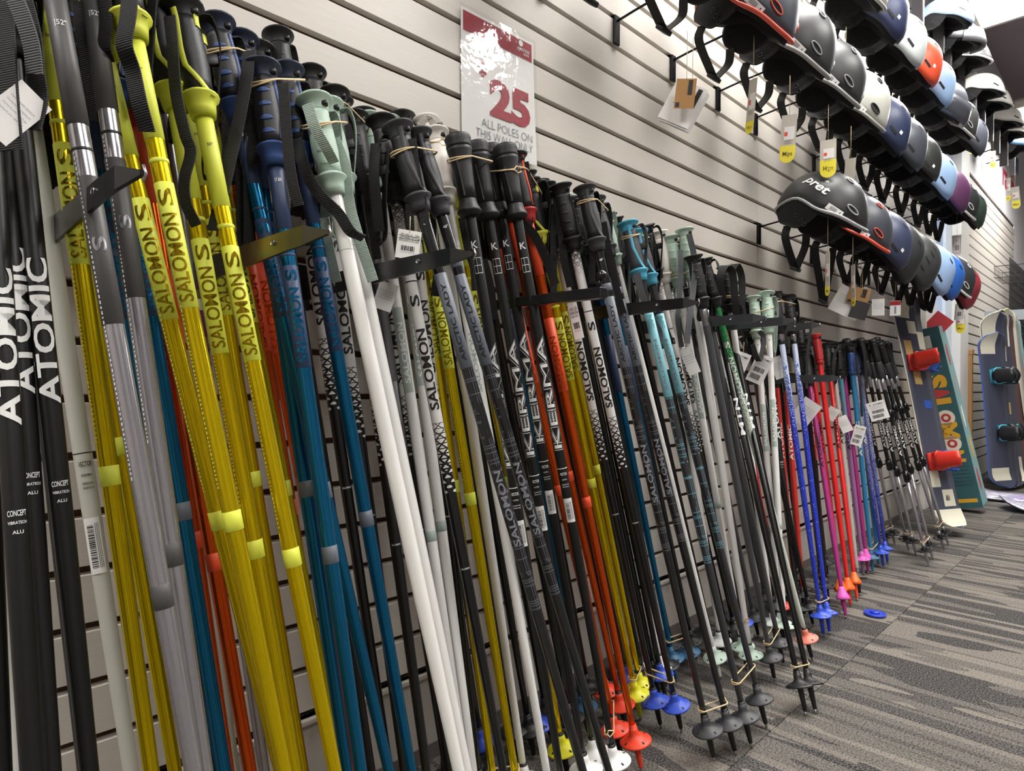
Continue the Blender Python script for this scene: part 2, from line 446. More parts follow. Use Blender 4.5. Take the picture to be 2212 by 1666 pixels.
TEAL = mat('teal painted shaft', (34, 116, 160), 0.35, coat=0.2)
TEALB = mat('dusty blue basket plastic', (44, 92, 128), 0.45)
MAG = mat('magenta painted shaft', (160, 44, 118), 0.35, coat=0.2)
PINK = mat('pink basket plastic', (222, 96, 186), 0.4)
LAV = mat('mauve painted shaft', (150, 104, 150), 0.4)
GREYK = mat('grey painted shaft', (166, 158, 152), 0.4)
GREYB = mat('dark grey basket plastic', (52, 53, 56), 0.5)
BLACKB = mat('black basket plastic', (20, 20, 22), 0.5)
REDB = mat('orange red basket plastic', (228, 66, 38), 0.45)
ORGB = mat('bright orange basket plastic', (238, 106, 36), 0.45)
YELB = mat('yellow basket plastic', (226, 222, 40), 0.45)
WHITEB = mat('white basket plastic', (224, 224, 224), 0.45)
SAGEB = mat('mint basket plastic', (180, 202, 186), 0.45)
CORALB = mat('coral basket plastic', (216, 120, 100), 0.45)
STEEL = mat('steel point', (170, 170, 172), 0.3, 1.0)
INKW = mat('white print', (228, 228, 226), 0.5)
INKB = mat('black print', (18, 18, 20), 0.45)
INKG = mat('sage print', (160, 176, 168), 0.5)
INKBLUE = mat('blue print', (40, 84, 170), 0.5)
INKGREEN = mat('green print', (20, 120, 60), 0.5)
INKLIME = mat('faint lime print', (226, 224, 120), 0.5)
INKGR = mat('grey print', (120, 124, 132), 0.5)
PURPLE = mat('plum print', (104, 44, 84), 0.5)
PAPER = mat('white paper', (228, 226, 224), 0.7)
BANDM = mat('tan rubber band', (214, 190, 148), 0.55)
def webbing(name, col):
    m, s = newmat(name, 0.75)
    co, vec = s.obj('UV')
    co, vec = s.obj('Object')
    wv = s.n('ShaderNodeTexWave'); wv.bands_direction = 'Z'; wv.inputs['Scale'].default_value = 160; wv.inputs['Distortion'].default_value = 0.4
    s.t.links.new(vec, wv.inputs[0])
    c = rgb(*col); s.col(s.mix(wv.outputs['Fac'], tuple(v * 0.55 for v in c[:3]) + (1,), c))
    bp = s.n('ShaderNodeBump'); bp.inputs['Strength'].default_value = 0.6; bp.inputs['Distance'].default_value = 0.001
    s.put(bp.inputs['Height'], wv.outputs['Fac']); s.put(s.b.inputs['Normal'], bp.outputs['Normal'])
    return m
STRAPS_M = {'black': webbing('black webbing', (26, 26, 28)), 'grey': webbing('grey webbing', (88, 90, 94)), 'sage': webbing('sage webbing', (178, 196, 184)), 'white': webbing('white webbing', (226, 220, 212))}
def lattice(name, low, high, zones):
    """white shaft whose black triangle lattice thickens into solid black; zones: (d0, d1) start and end of fade"""
    m, s = newmat(name, 0.3, coat=0.3)
    co, vec = s.obj()
    d = s.m('MULTIPLY', co[2], -1.0)
    u = s.m('MULTIPLY', s.m('ARCTAN2', co[0], s.m('MULTIPLY', co[1], -1.0)), 0.008)
    per = 0.0078
    lines = None
    for ang in (0.0, math.pi / 3, 2 * math.pi / 3):
        p = s.m('ADD', s.m('MULTIPLY', u, math.cos(ang) / per), s.m('MULTIPLY', d, math.sin(ang) / per * 0.62))
        if ang == 0.0: p = s.m('MULTIPLY', d, 1 / per)
        e = s.m('ABSOLUTE', s.m('SUBTRACT', s.m('FRACT', p), 0.5))
        e = s.m('SUBTRACT', 0.5, e)
        lines = e if lines is None else s.m('MINIMUM', lines, e)
    d0, d1 = zones
    grow = s.n('ShaderNodeMapRange'); s.put(grow.inputs['Value'], d); grow.inputs['From Min'].default_value = d0; grow.inputs['From Max'].default_value = d1; grow.inputs['To Min'].default_value = 0.05; grow.inputs['To Max'].default_value = 0.24
    on = s.m('GREATER_THAN', d, d0)
    blk = s.m('MULTIPLY', s.m('LESS_THAN', lines, grow.outputs[0]), on)
    # light lattice just under the grip
    on2 = s.m('MULTIPLY', s.m('GREATER_THAN', d, 0.118), s.m('LESS_THAN', d, 0.185))
    g2 = s.n('ShaderNodeMapRange'); s.put(g2.inputs['Value'], d); g2.inputs['From Min'].default_value = 0.12; g2.inputs['From Max'].default_value = 0.185; g2.inputs['To Min'].default_value = 0.14; g2.inputs['To Max'].default_value = 0.0
    blk = s.m('MAXIMUM', blk, s.m('MULTIPLY', s.m('LESS_THAN', s.m('ABSOLUTE', s.m('SUBTRACT', lines, 0.12)), g2.outputs[0]), on2))
    blk = s.m('MAXIMUM', blk, s.m('GREATER_THAN', d, d1))
    s.col(s.mix(blk, rgb(*high), rgb(*low)))
    return m
LATT = lattice('white shaft with black triangle print', (14, 14, 16), (222, 220, 218), (0.475, 0.585))
def plaid(name, base, line, d0=0.30, d1=0.74):
    m, s = newmat(name, 0.24, coat=0.4)
    co, vec = s.obj()
    d = s.m('MULTIPLY', co[2], -1.0)
    a = s.m('MULTIPLY', s.m('ARCTAN2', co[0], s.m('MULTIPLY', co[1], -1.0)), 1.0)
    w1 = s.n('ShaderNodeTexWhiteNoise'); w1.noise_dimensions = '1D'; s.put(w1.inputs['W'], s.m('FLOOR', s.m('MULTIPLY', d, 560.0)))
    l1 = s.m('GREATER_THAN', w1.outputs[0], 0.86)
    w2 = s.n('ShaderNodeTexWhiteNoise'); w2.noise_dimensions = '1D'; s.put(w2.inputs['W'], s.m('FLOOR', s.m('MULTIPLY', a, 9.0)))
    l2 = s.m('GREATER_THAN', w2.outputs[0], 0.84)
    nz = s.n('ShaderNodeTexNoise'); nz.inputs['Scale'].default_value = 22; s.t.links.new(vec, nz.inputs[0])
    f = s.m('MULTIPLY', s.m('MAXIMUM', l1, l2), s.m('GREATER_THAN', nz.outputs['Fac'], 0.44))
    f = s.m('MULTIPLY', f, s.m('MULTIPLY', s.m('GREATER_THAN', d, d0), s.m('LESS_THAN', d, d1)))
    s.col(s.mix(s.m('MULTIPLY', f, 0.8), rgb(*base), rgb(*line)))
    return m
PLAID = plaid('black shaft with faint plaid print', (22, 22, 24), (84, 86, 92))
PLAIDT = plaid('charcoal shaft with turquoise plaid print', (44, 45, 48), (96, 140, 152))
def speckle(name, a, b, d0, d1, c=None):
    """speckled fade from colour a (top) to b (bottom) between distances d0, d1 from the top"""
    m, s = newmat(name, 0.32, coat=0.2)
    co, vec = s.obj()
    d = s.m('MULTIPLY', co[2], -1.0)
    vo = s.n('ShaderNodeTexNoise'); vo.inputs['Scale'].default_value = 330; vo.inputs['Detail'].default_value = 1; s.t.links.new(vec, vo.inputs[0])
    g = s.n('ShaderNodeMapRange'); s.put(g.inputs['Value'], d); g.inputs['From Min'].default_value = d0; g.inputs['From Max'].default_value = d1; g.inputs['To Min'].default_value = 0.30; g.inputs['To Max'].default_value = 0.70
    s.col(s.mix(s.m('LESS_THAN', vo.outputs['Fac'], g.outputs[0]), rgb(*a), rgb(*b)))
    return m
BGLIT = speckle('white to blue speckled shaft', (196, 206, 228), (24, 48, 170), 0.18, 0.46)
BSPEC = speckle('pale blue to navy speckled shaft', (158, 162, 200), (36, 48, 140), 0.12, 0.78)
GSPEC = speckle('green to white speckled shaft', (18, 112, 56), (206, 212, 200), 0.20, 0.52)
TFADE = speckle('teal to mauve shaft', (70, 140, 160), (150, 100, 150), 0.10, 0.5)
# ---------------------------------------------------------------- ski pole builder
GRIP_STD = [(.0100, -.1310), (.0135, -.1305), (.0148, -.1220), (.0162, -.1140), (.0204, -.1100), (.0210, -.1085), (.0204, -.1070), (.0160, -.104), (.0156, -.092), (.0170, -.072), (.0164, -.052), (.0157, -.036), (.0150, -.025), (.0154, -.018), (.0168, -.0115), (.0198, -.0065), (.0234, -.0038), (.0241, -.0024), (.0239, -.0010), (.0226, 0), (.0190, .0004), (.0060, .0005)]
GRIP_CUP = [(.0100, -.1310), (.0150, -.1305), (.0192, -.1250), (.0204, -.1225), (.0190, -.1200), (.0160, -.113), (.0146, -.106), (.0150, -.082), (.0164, -.052), (.0172, -.037), (.0200, -.025), (.0213, -.016), (.0204, -.010), (.0222, -.004), (.0205, .0005), (.0080, .0015)]
GRIP_TREK = [(.0100, -.165), (.0150, -.160), (.0150, -.100), (.0135, -.094), (.0145, -.088), (.0160, -.060), (.0150, -.035), (.0155, -.018), (.0185, -.006), (.0160, .004), (.0070, .007)]
GRIP_BUMP = [(.0090, -.112), (.0130, -.108), (.0150, -.100), (.0125, -.090), (.0150, -.080), (.0128, -.069), (.0152, -.058), (.0130, -.047), (.0150, -.036), (.0132, -.025), (.0140, -.014), (.0190, -.004), (.0185, 0), (.0070, .001)]
def rad_at(prof, z):
    for (r0, z0), (r1, z1) in zip(prof, prof[1:]):
        if z0 <= z <= z1: return r0 + (r1 - r0) * (z - z0) / max(1e-9, z1 - z0)
    return prof[0][0]
def cut(prof, z0, z1):
    q = [(rad_at(prof, z0), z0)] + [p for p in prof if z0 < p[1] < z1] + [(rad_at(prof, z1), z1)]
    return [(max(0.003, q[0][0] * 0.6), z0)] + q + [(max(0.003, q[-1][0] * 0.6), z1)]
def grip_strip(path, width, prof, lift=0.0009, sy=1.18):
    """raised strip running down a grip; path: (z, angle)"""
    V, F = [], []
    pts = []
    for (za, aa), (zb, ab) in zip(path, path[1:]):
        for k in range(4): t = k / 4; pts.append((za + (zb - za) * t, aa + (ab - aa) * t))
    pts.append(path[-1])
    for z, a in pts:
        r = rad_at(prof, z) + lift
        hw = width / 2 / r
        for da, l in ((-hw, -0.0014), (-hw * 0.8, 0), (hw * 0.8, 0), (hw, -0.0014)):
            V.append(((r + l) * math.sin(a + da), -(r + l) * math.cos(a + da) * sy, z))
    for i in range(len(pts) - 1):
        for k in range(3): F.append((i * 4 + k, i * 4 + k + 1, i * 4 + 5 + k, i * 4 + 4 + k))
    return V, F
def grip_oval(z0, a0, w, h, prof, sy, lift=.0007):
    V = []; F = []; n = 16
    for ring, k in ((0, .0), (1, .5), (2, .92), (3, 1.0)):
        for i in range(n):
            t = 2 * math.pi * i / n
            z = z0 + math.sin(t) * h / 2 * k * (1.0 if math.sin(t) > 0 else .55); r = rad_at(prof, z) + (lift if ring < 3 else -.0005)
            a = a0 + math.cos(t) * w / 2 * k / r
            V.append((r * math.sin(a), -r * math.cos(a) * sy, z))
    for q in range(3):
        for i in range(n): F.append((q * n + i, (q + 1) * n + i, (q + 1) * n + (i + 1) % n, q * n + (i + 1) % n))
    return V, F
def blob(cx, cy, cz, rx, ry, rz, n=10, m=6):
    V, F = [], []
    for j in range(m + 1):
        e = -math.pi / 2 + math.pi * j / m
        for i in range(n):
            a = 2 * math.pi * i / n
            V.append((cx + rx * math.cos(e) * math.cos(a), cy + ry * math.cos(e) * math.sin(a), cz + rz * math.sin(e)))
    for j in range(m):
        for i in range(n):
            k = (i + 1) % n
            F.append((j * n + i, j * n + k, (j + 1) * n + k, (j + 1) * n + i))
    return V, F
GRIPS = {  # profile, body, cap, collar, strips, pads
    'limeblack': (GRIP_STD, BLACK, BLACK, LIME, [(LIME, [(-.012, -.55), (-.06, -.60), (-.078, -.5), (-.112, .9)], .0075), (LIME, [(-.012, .95), (-.03, 1.0)], .008)], None),
    'navy': (GRIP_STD, BLACK, mat('dark navy rubber', (28, 36, 58), .5), NAVYG, [(NAVYG, [(-.022, 1.0), (-.06, 1.1), (-.100, .9)], .006)], NAVYG),
    'sage': (GRIP_STD, SAGE, SAGE, SAGE, [], SAGE),
    'white': (GRIP_STD, OFFW, OFFW, OFFW, [], None),
    'black': (GRIP_STD, BLACK, BLACK, BLACK, [], BLACK),
    'cup': (GRIP_CUP, BLACK, BLACK, BLACK, [(MATTEBLACK, [(-.04, -.5), (-.10, -.3)], .006)], None),
    'grey': (GRIP_STD, BLACK, CHAR, CHAR, [(CHAR, [(-.01, .2), (-.06, .1), (-.085, .4), (-.112, 1.0)], .0075)], None),
    'turq': (GRIP_STD, CHAR, TURQ, TURQ, [(TURQ, [(-.01, .05), (-.06, .0), (-.085, .35), (-.112, 1.0)], .0070)], None),
    'orangeblack': (GRIP_STD, BLACK, BLACK, REDM, [(ORANGEM, [(-.008, .9), (-.05, .9), (-.1, 1.2)], .0050)], None),
    'red': (GRIP_STD, REDM, REDM, BLACK, [], None),
    'bump': (GRIP_BUMP, REDM, REDM, REDM, [], None),
    'trek': (GRIP_TREK, BLACK, BLACK, CHAR, [], None),
    'navyblue': (GRIP_BUMP, NAVYG, BLACK, NAVYG, [], None),
}
GRIP_CACHE = {}
def grip(kind, parent, L):
    if kind not in GRIP_CACHE:
        prof, mb, mc, mk, strips, pads = GRIPS[kind]
        zc = -.104 if prof is not GRIP_TREK else -.094
        zt = -.020 if prof is not GRIP_TREK else -.012
        if prof is GRIP_BUMP: zc = -.098
        sy = 1.18
        out = [('grip', mesh(lathe(cut(prof, zc, zt), 20, 1, sy), mb)), ('grip_collar', mesh(lathe(cut(prof, prof[0][1], zc), 20, 1, sy), mk)), ('grip_cap', mesh(lathe(cut(prof, zt, prof[-1][1]), 22, 1, sy), mc))]
        for m_, p_, w_ in strips: out.append(('grip_rail', mesh(grip_strip(p_, w_, prof, 0.0012, sy), m_)))
        if pads:
            for z in (-.040, -.058, -.076, -.092): out.append(('grip_pad', mesh(grip_oval(z, -.15, .017, .0078, prof, sy), pads)))
        # strap slot under the cap
        out.append(('strap_slot', mesh(box(.012, -.012, -.013, .009, .009, .007, .002), MATTEBLACK)))
        GRIP_CACHE[kind] = out
    for nm, me in GRIP_CACHE[kind]: link(nm, me, parent, (0, 0, L))
BASK = {}
def basket_mesh(m_, r, kind):
    k = (m_.name, round(r, 4), kind)
    if k in BASK: return BASK[k]
    if kind == 'disc':
        prof = [(r * 0.97, -.002), (r, 0), (r * 0.97, .0018), (r * 0.75, .0045), (r * .42, .010), (r * .30, .014), (.0088, .020), (.0075, .028)]
        vf = lathe(prof, 24)
    elif kind == 'bell':
        prof = [(r * 0.9, -.004), (r, 0), (r * 0.95, .006), (r * .7, .016), (.0095, .030), (.0075, .036)]
        vf = lathe(prof, 20)
    else:  # powder basket with open lugs
        hub = lathe([(.012, -.004), (.013, .004), (.009, .016), (.007, .022)], 16)
        lug = []
        for q in range(6):
            a = q * math.pi / 3
            lug.append(xf(box(r * .62, 0, .002, r * .62, .009, .005, .0015), Matrix.Rotation(a, 4, 'Z')))
        rim = tube([(r * math.cos(t * math.pi / 12) * .8, r * .8 * math.sin(t * math.pi / 12), .001) for t in range(24)], .0022, 6, True)
        vf = join(hub, rim, *lug)
    BASK[k] = mesh(vf, m_); return BASK[k]
SLOT = mesh(box(0, 0, 0, .008, .0034, .0016, .0006), INKB, False, 'basket_slot')
STYLES = {}
def style(name, shaft, gripk, basket, **kw): STYLES[name] = dict(shaft=shaft, grip=gripk, basket=basket, **kw)
SAL = 'SALOMON'
style('yellow', YEL, 'limeblack', YELB, bold=.022, sleeves=[(.124, .235, LIME, .0006), (.256, .260, LIME, .0004), (.281, .412, LIME, .0005), (.625, .645, LIME, .0004)], texts=[(SAL, .406, .092, .0150, YELD), ('S', .306, .018, .0150, YELD)], small=[('50"', .165, .006, .0035, INKB)], line=INKLIME)
style('silver', SIL, 'black', BLACKB, sleeves=[(.124, .262, DGREY, .0006), (.285, .2875, INKB, .0003), (.3125, .454, DGREY, .0005), (.70, .722, DGREY, .0004)], texts=[('S', .385, .014, .011, SIL)], small=[('|52"', .165, .010, .005, INKW)], line=INKW)
style('blue', BLU, 'navy', TEALB, sleeves=[(.124, .212, NAVY, .0006), (.243, .2455, NAVY, .0004), (.258, .384, NAVY, .0005), (.60, .62, SLATE, .0004)], texts=[(SAL, .378, .092, .0140, BLU), ('S', .277, .014, .0140, BLU)], small=[('|120', .150, .008, .004, INKW)])
style('bluelow', BLU, 'black', TEALB, sleeves=[(.124, .232, NAVY, .0006), (.315, .455, NAVY, .0005)], texts=[])
style('orange', ORG, 'orangeblack', REDB, sleeves=[(.124, .232, ORANGEM, .0006), (.315, .455, ORANGEM, .0005), (.66, .68, ORANGEM, .0004)], texts=[(SAL, .450, .10, .0110, ORG)])
style('vector', LGREY, 'black', GREYB, sleeves=[(.585, .5858, INKB, .0002)], texts=[], small=[('VECTOR', .597, .013, .0055, INKB), ('KERMA', .609, .010, .0025, INKB), ('DESIGN', .618, .010, .0025, INKB), ('FRENCH', .623, .010, .0025, INKB)], sticker=(.655, .715, -.2))
style('white_plain', WHITE, 'white', WHITEB, sleeves=[], texts=[])
style('whitesage', WHITE, 'sage', SAGEB, sleeves=[(.205, .2056, INKG, .0002), (.690, .706, INKG, .0003)], texts=[(SAL, .455, .10, .009, INKW), ], gpatch=(.33, .47), small=[('48"', .15, .007, .0035, INKB)], strap='sage')
style('whitesageplain', WHITE, 'sage', SAGEB, sleeves=[(.205, .2056, INKG, .0002)], texts=[], small=[('48"', .15, .007, .0035, INKB)], strap='sage', r=.0097)
style('whitewhite', WHITE, 'white', WHITEB, sleeves=[(.205, .2056, INKG, .0002)], texts=[(SAL, .455, .10, .008, INKG)], strap='white')
style('whiteblack', LATT, 'black', BLUEB, sleeves=[(.255, .2565, INKB, .0002)], texts=[(SAL, .455, .125, .0145, INKB), ('S', .295, .018, .0145, INKB)], small=[('SALOMON', .700, .014, .0028, INKW)])
style('black', GLOSSBLACK, 'black', BLACKB, sleeves=[], texts=[])
style('chrome', CHROME, 'black', BLACKB, sleeves=[(.44, 2, MATTEBLACK, .0002)], texts=[])
style('graypurple', SIL, 'grey', GREYB, sleeves=[(.36, .372, PURPLE, .0003), (.385, .40, WHITE, .0003), (.40, .435, PURPLE, .0003), (.45, .456, PURPLE, .0003), (.47, .474, PURPLE, .0003)], texts=[])
style('kerma', MATTEBLACK, 'cup', WHITEB, sleeves=[(.578, .5788, INKW, .0002)], texts=[('KERMA', .545, .205, .0150, INKW)], small=[('K', .178, .011, .012, INKW), ('VECTOR', .588, .013, .005, INKW), ('ULTRA', .598, .009, .0022, INKW), ('DESIGNED IN THE', .607, .013, .0018, INKW), ('FRENCH ALPS', .611, .012, .0018, INKW)], frames=(.200, .225), sticker=(.632, .675, -.05), shadowtext=True)
style('arctic', PLAID, 'grey', GREYB, sleeves=[(.198, .212, SLATE, .0003), (.225, .368, SLATE, .0005)], texts=[('ARCTIC LADY', .358, .118, .007, INKB), (SAL, .640, .115, .010, INKGR)], small=[('48"', .150, .008, .0045, INKW)])
style('arcteal', PLAIDT, 'turq', GREYB, sleeves=[(.20, .385, AQUA, .0005)], texts=[(SAL, .37, .11, .006, INKGR), ('SM', .235, .03, .012, AQUA)], strap='grey')
style('darkgray', DSHAFT, 'black', GREYB, sleeves=[(.122, .175, STEEL, .0004)], texts=[])
style('green', GSPEC, 'black', CORALB, sleeves=[], texts=[(SAL, .40, .13, .0135, INKW), ('S', .245, .018, .0125, INKW)])
style('redkid', RED, 'red', REDB, sleeves=[], texts=[])
style('whiteloop', WHITE, 'black', WHITEB, sleeves=[], texts=[(SAL, .40, .1, .010, INKG)])
style('blackwhite', GLOSSBLACK, 'black', BLACKB, sleeves=[(.122, .15, STEEL, .0004)], texts=[('MTN', .46, .10, .012, INKW)])
style('atomic', MATTEBLACK, 'black', BLACKB, sleeves=[], texts=[('ATOMIC', .470, .140, .0175, INKW)], small=[('CONCEPT', .545, .014, .0050, INKW), ('VIBRATECH', .553, .014, .0026, INKW), ('ALU', .561, .008, .003, INKW)])
style('blueglitter', BGLIT, 'black', BLUEB, sleeves=[(.122, .150, SIL, .0003), (.150, .165, INKB, .0004)], texts=[('salomon', .345, .085, .008, INKBLUE), ('S', .245, .012, .009, INKBLUE)], r=.0085, lower=BLUEP)
style('redatomic', REDD, 'black', BLACKB, sleeves=[(.12, .26, MATTEBLACK, .0003)], texts=[('ATOMIC', .50, .12, .0115, INKW)])
style('redkerma', RED, 'black', BLACKB, sleeves=[(.10, .26, DSHAFT, .0004), (.44, .62, GLOSSBLACK, .0003)], texts=[('KERMA', .40, .13, .010, INKW)], grow=.9)
style('redgrip', RED, 'bump', ORGB, sleeves=[], texts=[], bell=True)
style('red', RED, 'black', ORGB, sleeves=[], texts=[('ATOMIC', .42, .13, .012, INKB)], bell=True)
style('magenta', MAG, 'black', PINK, sleeves=[], texts=[('ATOMIC', .42, .12, .010, INKB)], bell=True)
style('graykid', GREYK, 'black', GREYB, sleeves=[], texts=[('ATOMIC', .42, .12, .010, INKB)])
style('lavender', TFADE, 'black', PINK, sleeves=[], texts=[('ATOMIC', .42, .12, .010, INKB)])
style('teal', TEAL, 'navyblue', TEALB, sleeves=[], texts=[('ATOMIC', .44, .14, .011, INKW)])
style('bluespeckle', BSPEC, 'black', BLUEB, sleeves=[], texts=[('ATOMIC', .42, .12, .010, INKW)], r=.0085)
style('trek', MATTEBLACK, 'trek', BLACKB, sleeves=[(.165, .215, SIL, .0006), (.30, .34, GLOSSBLACK, .0022), (.565, .61, GLOSSBLACK, .0040), (.61, 2, SIL, .0005)], texts=[('ATOMIC', .50, .13, .010, INKW)], lugs=True, r=.0080)
POLE = {}
def pole(key, st, tip, top, label, group, opt=None):
    opt = opt or {}
    s = STYLES[st]; tip = Vector(tip); top = Vector(top)
    ax = top - tip; L = ax.length; ax.normalize()
    M = facing(tip, ax)
    mid = facing(tip + ax * (L * 0.6), ax); mid.translation = tip; M = mid
    t = empty('trekking_pole' if st == 'trek' else 'ski_pole', M, label, 'trekking pole' if st == 'trek' else 'ski pole', group)
    rt = s.get('r', .0090); rb = rt * 0.64
    def rad(d):  # radius by distance from the top
        zz = L - d
        f = min(1.0, max(0.0, (d - .62) / max(.1, L - .68)))
        return rt + (rb - rt) * f
    n = 14
    ds = [.06 + (L - .06 - .055) * i / n for i in range(n + 1)]
    prof = [(rad(d), -d) for d in reversed(ds)]
    sh = part('shaft', lathe(prof, 16), s['shaft'], t, loc=(0, 0, L))
    for d0, d1, m_, dr in s['sleeves']:
        d1 = min(d1, L - .060)
        part('sleeve', lathe([(rad(d1), -d1 - .0003), (rad(d1) + dr, -d1), (rad((d0 + d1) / 2) + dr, -(d0 + d1) / 2), (rad(d0) + dr, -d0), (rad(d0), -d0 + .0003)], 16), m_, sh)
    near = (tip - CAM).length < 3.2
    if near or st == 'trek':
        for tx, db, ln, h, m_ in s['texts']:
            R = rad(db) + .0008
            if s.get('shadowtext'):
                part('lettering', cyl_text(tx, R, -db, ln, h, .085, opt.get('spin', 0.0)), m_, sh, False)
                part('lettering', cyl_text(tx, R + .0003, -db + .0012, ln - .0024, h, .058, opt.get('spin', 0.0)), INKB, sh, False)
                part('lettering', cyl_text(tx, R + .0006, -db + .0035, ln - .007, h * .94, -.004, opt.get('spin', 0.0)), m_, sh, False)
            else: part('lettering', cyl_text(tx, R, -db, ln, h, s.get('bold', .035), opt.get('spin', 0.0)), m_, sh, False)
        for q in s.get('small', []):
            tx, dd, w, h, m_ = q
            if m_ is None: continue
            part('lettering', cyl_text_h(tx, rad(dd) + .0009, -dd, w, h, .02, opt.get('spin', 0.1)), m_, sh, False)
        if 'line' in s:   # line of small print down the side
            vv = []
            d = .29
            while d < .60:
                ln = random.choice((.0016, .0024, .0032)); vv.append(cyl_patch(rad(d) + .0007, -d - ln, -d, -.95, -.80, 2)); d += ln + .0022
            part('side_print', join(*vv), s['line'], sh, False)
        if 'gpatch' in s:
            part('decal', cyl_patch(rad(.4) + .0005, -s['gpatch'][1], -s['gpatch'][0], -.75, .75), INKG, sh, False)
        if 'frames' in s:
            vv = []
            for z in (s['frames'][0], (s['frames'][0] + s['frames'][1]) / 2, s['frames'][1]): vv.append(cyl_patch(rad(.2) + .0006, -z - .0005, -z + .0005, -.7, .7))
            for a in (-.7, -.15, .65): vv.append(cyl_patch(rad(.2) + .0006, -s['frames'][1], -s['frames'][0], a, a + .06, 1))
            part('decal', join(*vv), INKW, sh, False)
        if 'sticker' in s:
            d0, d1, a0 = s['sticker']
            stk = part('barcode_label', cyl_patch(rad(d0) + .0006, -d1, -d0, a0 - .85, a0 + .85), PAPER, sh, False)
            bars = []; d = d0 + .008
            while d < d1 - .006:
                w = random.choice((.0006, .001, .0014)); bars.append(cyl_patch(rad(d0) + .0008, -d - w, -d, a0 - .5, a0 + .15, 3)); d += w + random.choice((.0007, .0012))
            for aa in (.3, .45, .6): bars.append(cyl_patch(rad(d0) + .0008, -d1 + .006, -d0 - .006, a0 + aa, a0 + aa + .05, 1))
            part('barcode', join(*bars), INKB, stk, False)
    grip(s['grip'], t, L)
    # basket, ferrule, point
    bz = .062
    br = .021 if (s.get('bell') and L < 1.0) else (.033 if s.get('lugs') else .0305)
    bk = link('basket', basket_mesh(opt.get('basket', s['basket']), br, 'bell' if s.get('bell') else ('lug' if s.get('lugs') else 'disc')), t, (0, 0, bz))
    if not s.get('bell') and not s.get('lugs'):
        for q in range(4):
            a = q * math.pi / 2 + .6
            o = link('basket_slot', SLOT, bk, (br * .72 * math.cos(a), br * .72 * math.sin(a), .0046), (0, .22, a))
    fm = opt.get('ferrule', MATTEBLACK if st != 'trek' else SIL)
    part('ferrule', lathe([(.0038, .010), (.0046, .012), (.0064, .050), (.0078, .085), (.0070, .095)], 12), fm, t)
    part('steel_point', lathe([(.0015, .0005), (.0028, .003), (.0030, .012)], 10), STEEL, t)
    if st == 'trek':
        for d in (.32, .588): part('clamp_lever', box(.010, -.006, L - d, .010, .014, .030, .003), GLOSSBLACK, t)
    POLE[key] = (t, tip, top, ax, L, M)
    # wrist strap hanging from the slot
    sp = opt.get('strap', 1)
    if sp:
        Mi = M.to_3x3().transposed(); g = Mi @ Vector((0, 0, -1))
        ph = opt.get('ph', random.choice((0.2, 0.9, 2.4, 3.0)))
        side = Vector((math.cos(ph), math.sin(ph), 0)); Ls = opt.get('ls', random.uniform(.13, .20))
        S0 = Vector((0, 0, L - .013)) + side * .017
        ctrl = [S0 - side * .006, S0 + side * .012 - g * .002, S0 + side * .022 + g * .03, S0 + side * .020 + g * .09, S0 + side * .015 + g * Ls, S0 + side * .009 + g * (Ls + .008), S0 + side * .004 + g * (Ls - .004), S0 + side * .006 + g * .09, S0 + side * .002 + g * .02]
        tw = opt.get('tw', random.uniform(-.6, .6)); wd = Matrix.Rotation(tw, 3, g) @ side.cross(g)
        bw = opt.get('bw', .019 if L > 1.0 else .014)
        part('strap', ribbon(smooth_path(ctrl, 32), wd, bw, .0016), STRAPS_M[s.get('strap', 'black')], t, False)
        part('strap_buckle', xf(box(0, 0, 0, bw * 1.15, .006, .014, .0015), Matrix.Translation(S0 + side * .010 + g * .045)), MATTEBLACK, t)
    return t
def pole_strap(key, pts, width, kind, twist=None):
    t, tip, top, ax, L, M = POLE[key]
    Mi = M.inverted(); P = smooth_path([Mi @ Vector(p) for p in pts], 30)
    wl = Mi.to_3x3() @ cam_r.lerp(Vector((0.3, -0.7, 0.1)), 0.25)
    part('strap', ribbon(P, wl, width, .0018), STRAPS_M[kind], t, False)
def rubber_band(keys, ds, rr, label, loops=2, tilt=.004):
    """rubber band looped round two neighbouring poles, ds = distance from each pole's top"""
    A = [POLE[k][2] - POLE[k][3] * d for k, d in zip(keys, ds)]
    axs = sum((POLE[k][3] for k in keys), Vector()).normalized()
    c = sum(A, Vector()) / len(A)
    u = (A[-1] - A[0]); u = u - axs * u.dot(axs); half = max(.002, u.length / 2); u.normalize(); v = axs.cross(u)
    slope = ((A[-1] - A[0]).dot(axs)) / max(.004, (A[-1] - A[0]).length)
    pts = []; N = 26
    for lp in range(loops):
        for i in range(N):
            a = 2 * math.pi * i / N
            off = half if math.cos(a) > 0.02 else (-half if math.cos(a) < -0.02 else 0)
            p = c + u * (off + rr * math.cos(a)) + v * (rr * 1.1 * math.sin(a)) + axs * (slope * (off + rr * math.cos(a)) + (lp - (loops - 1) / 2) * .008 + tilt * math.sin(a + lp * 1.7) + .008 * i / N * (1 if lp < loops - 1 else -(loops - 1)))
            pts.append(p)
    base = pts[0].copy()
    o = part('rubber_band', tube([p - base for p in pts], .0012, 6, True), BANDM, None, loc=base)
    tag(o, label, 'rubber band', 'rubber bands round the poles')
def lone_tie(): pass
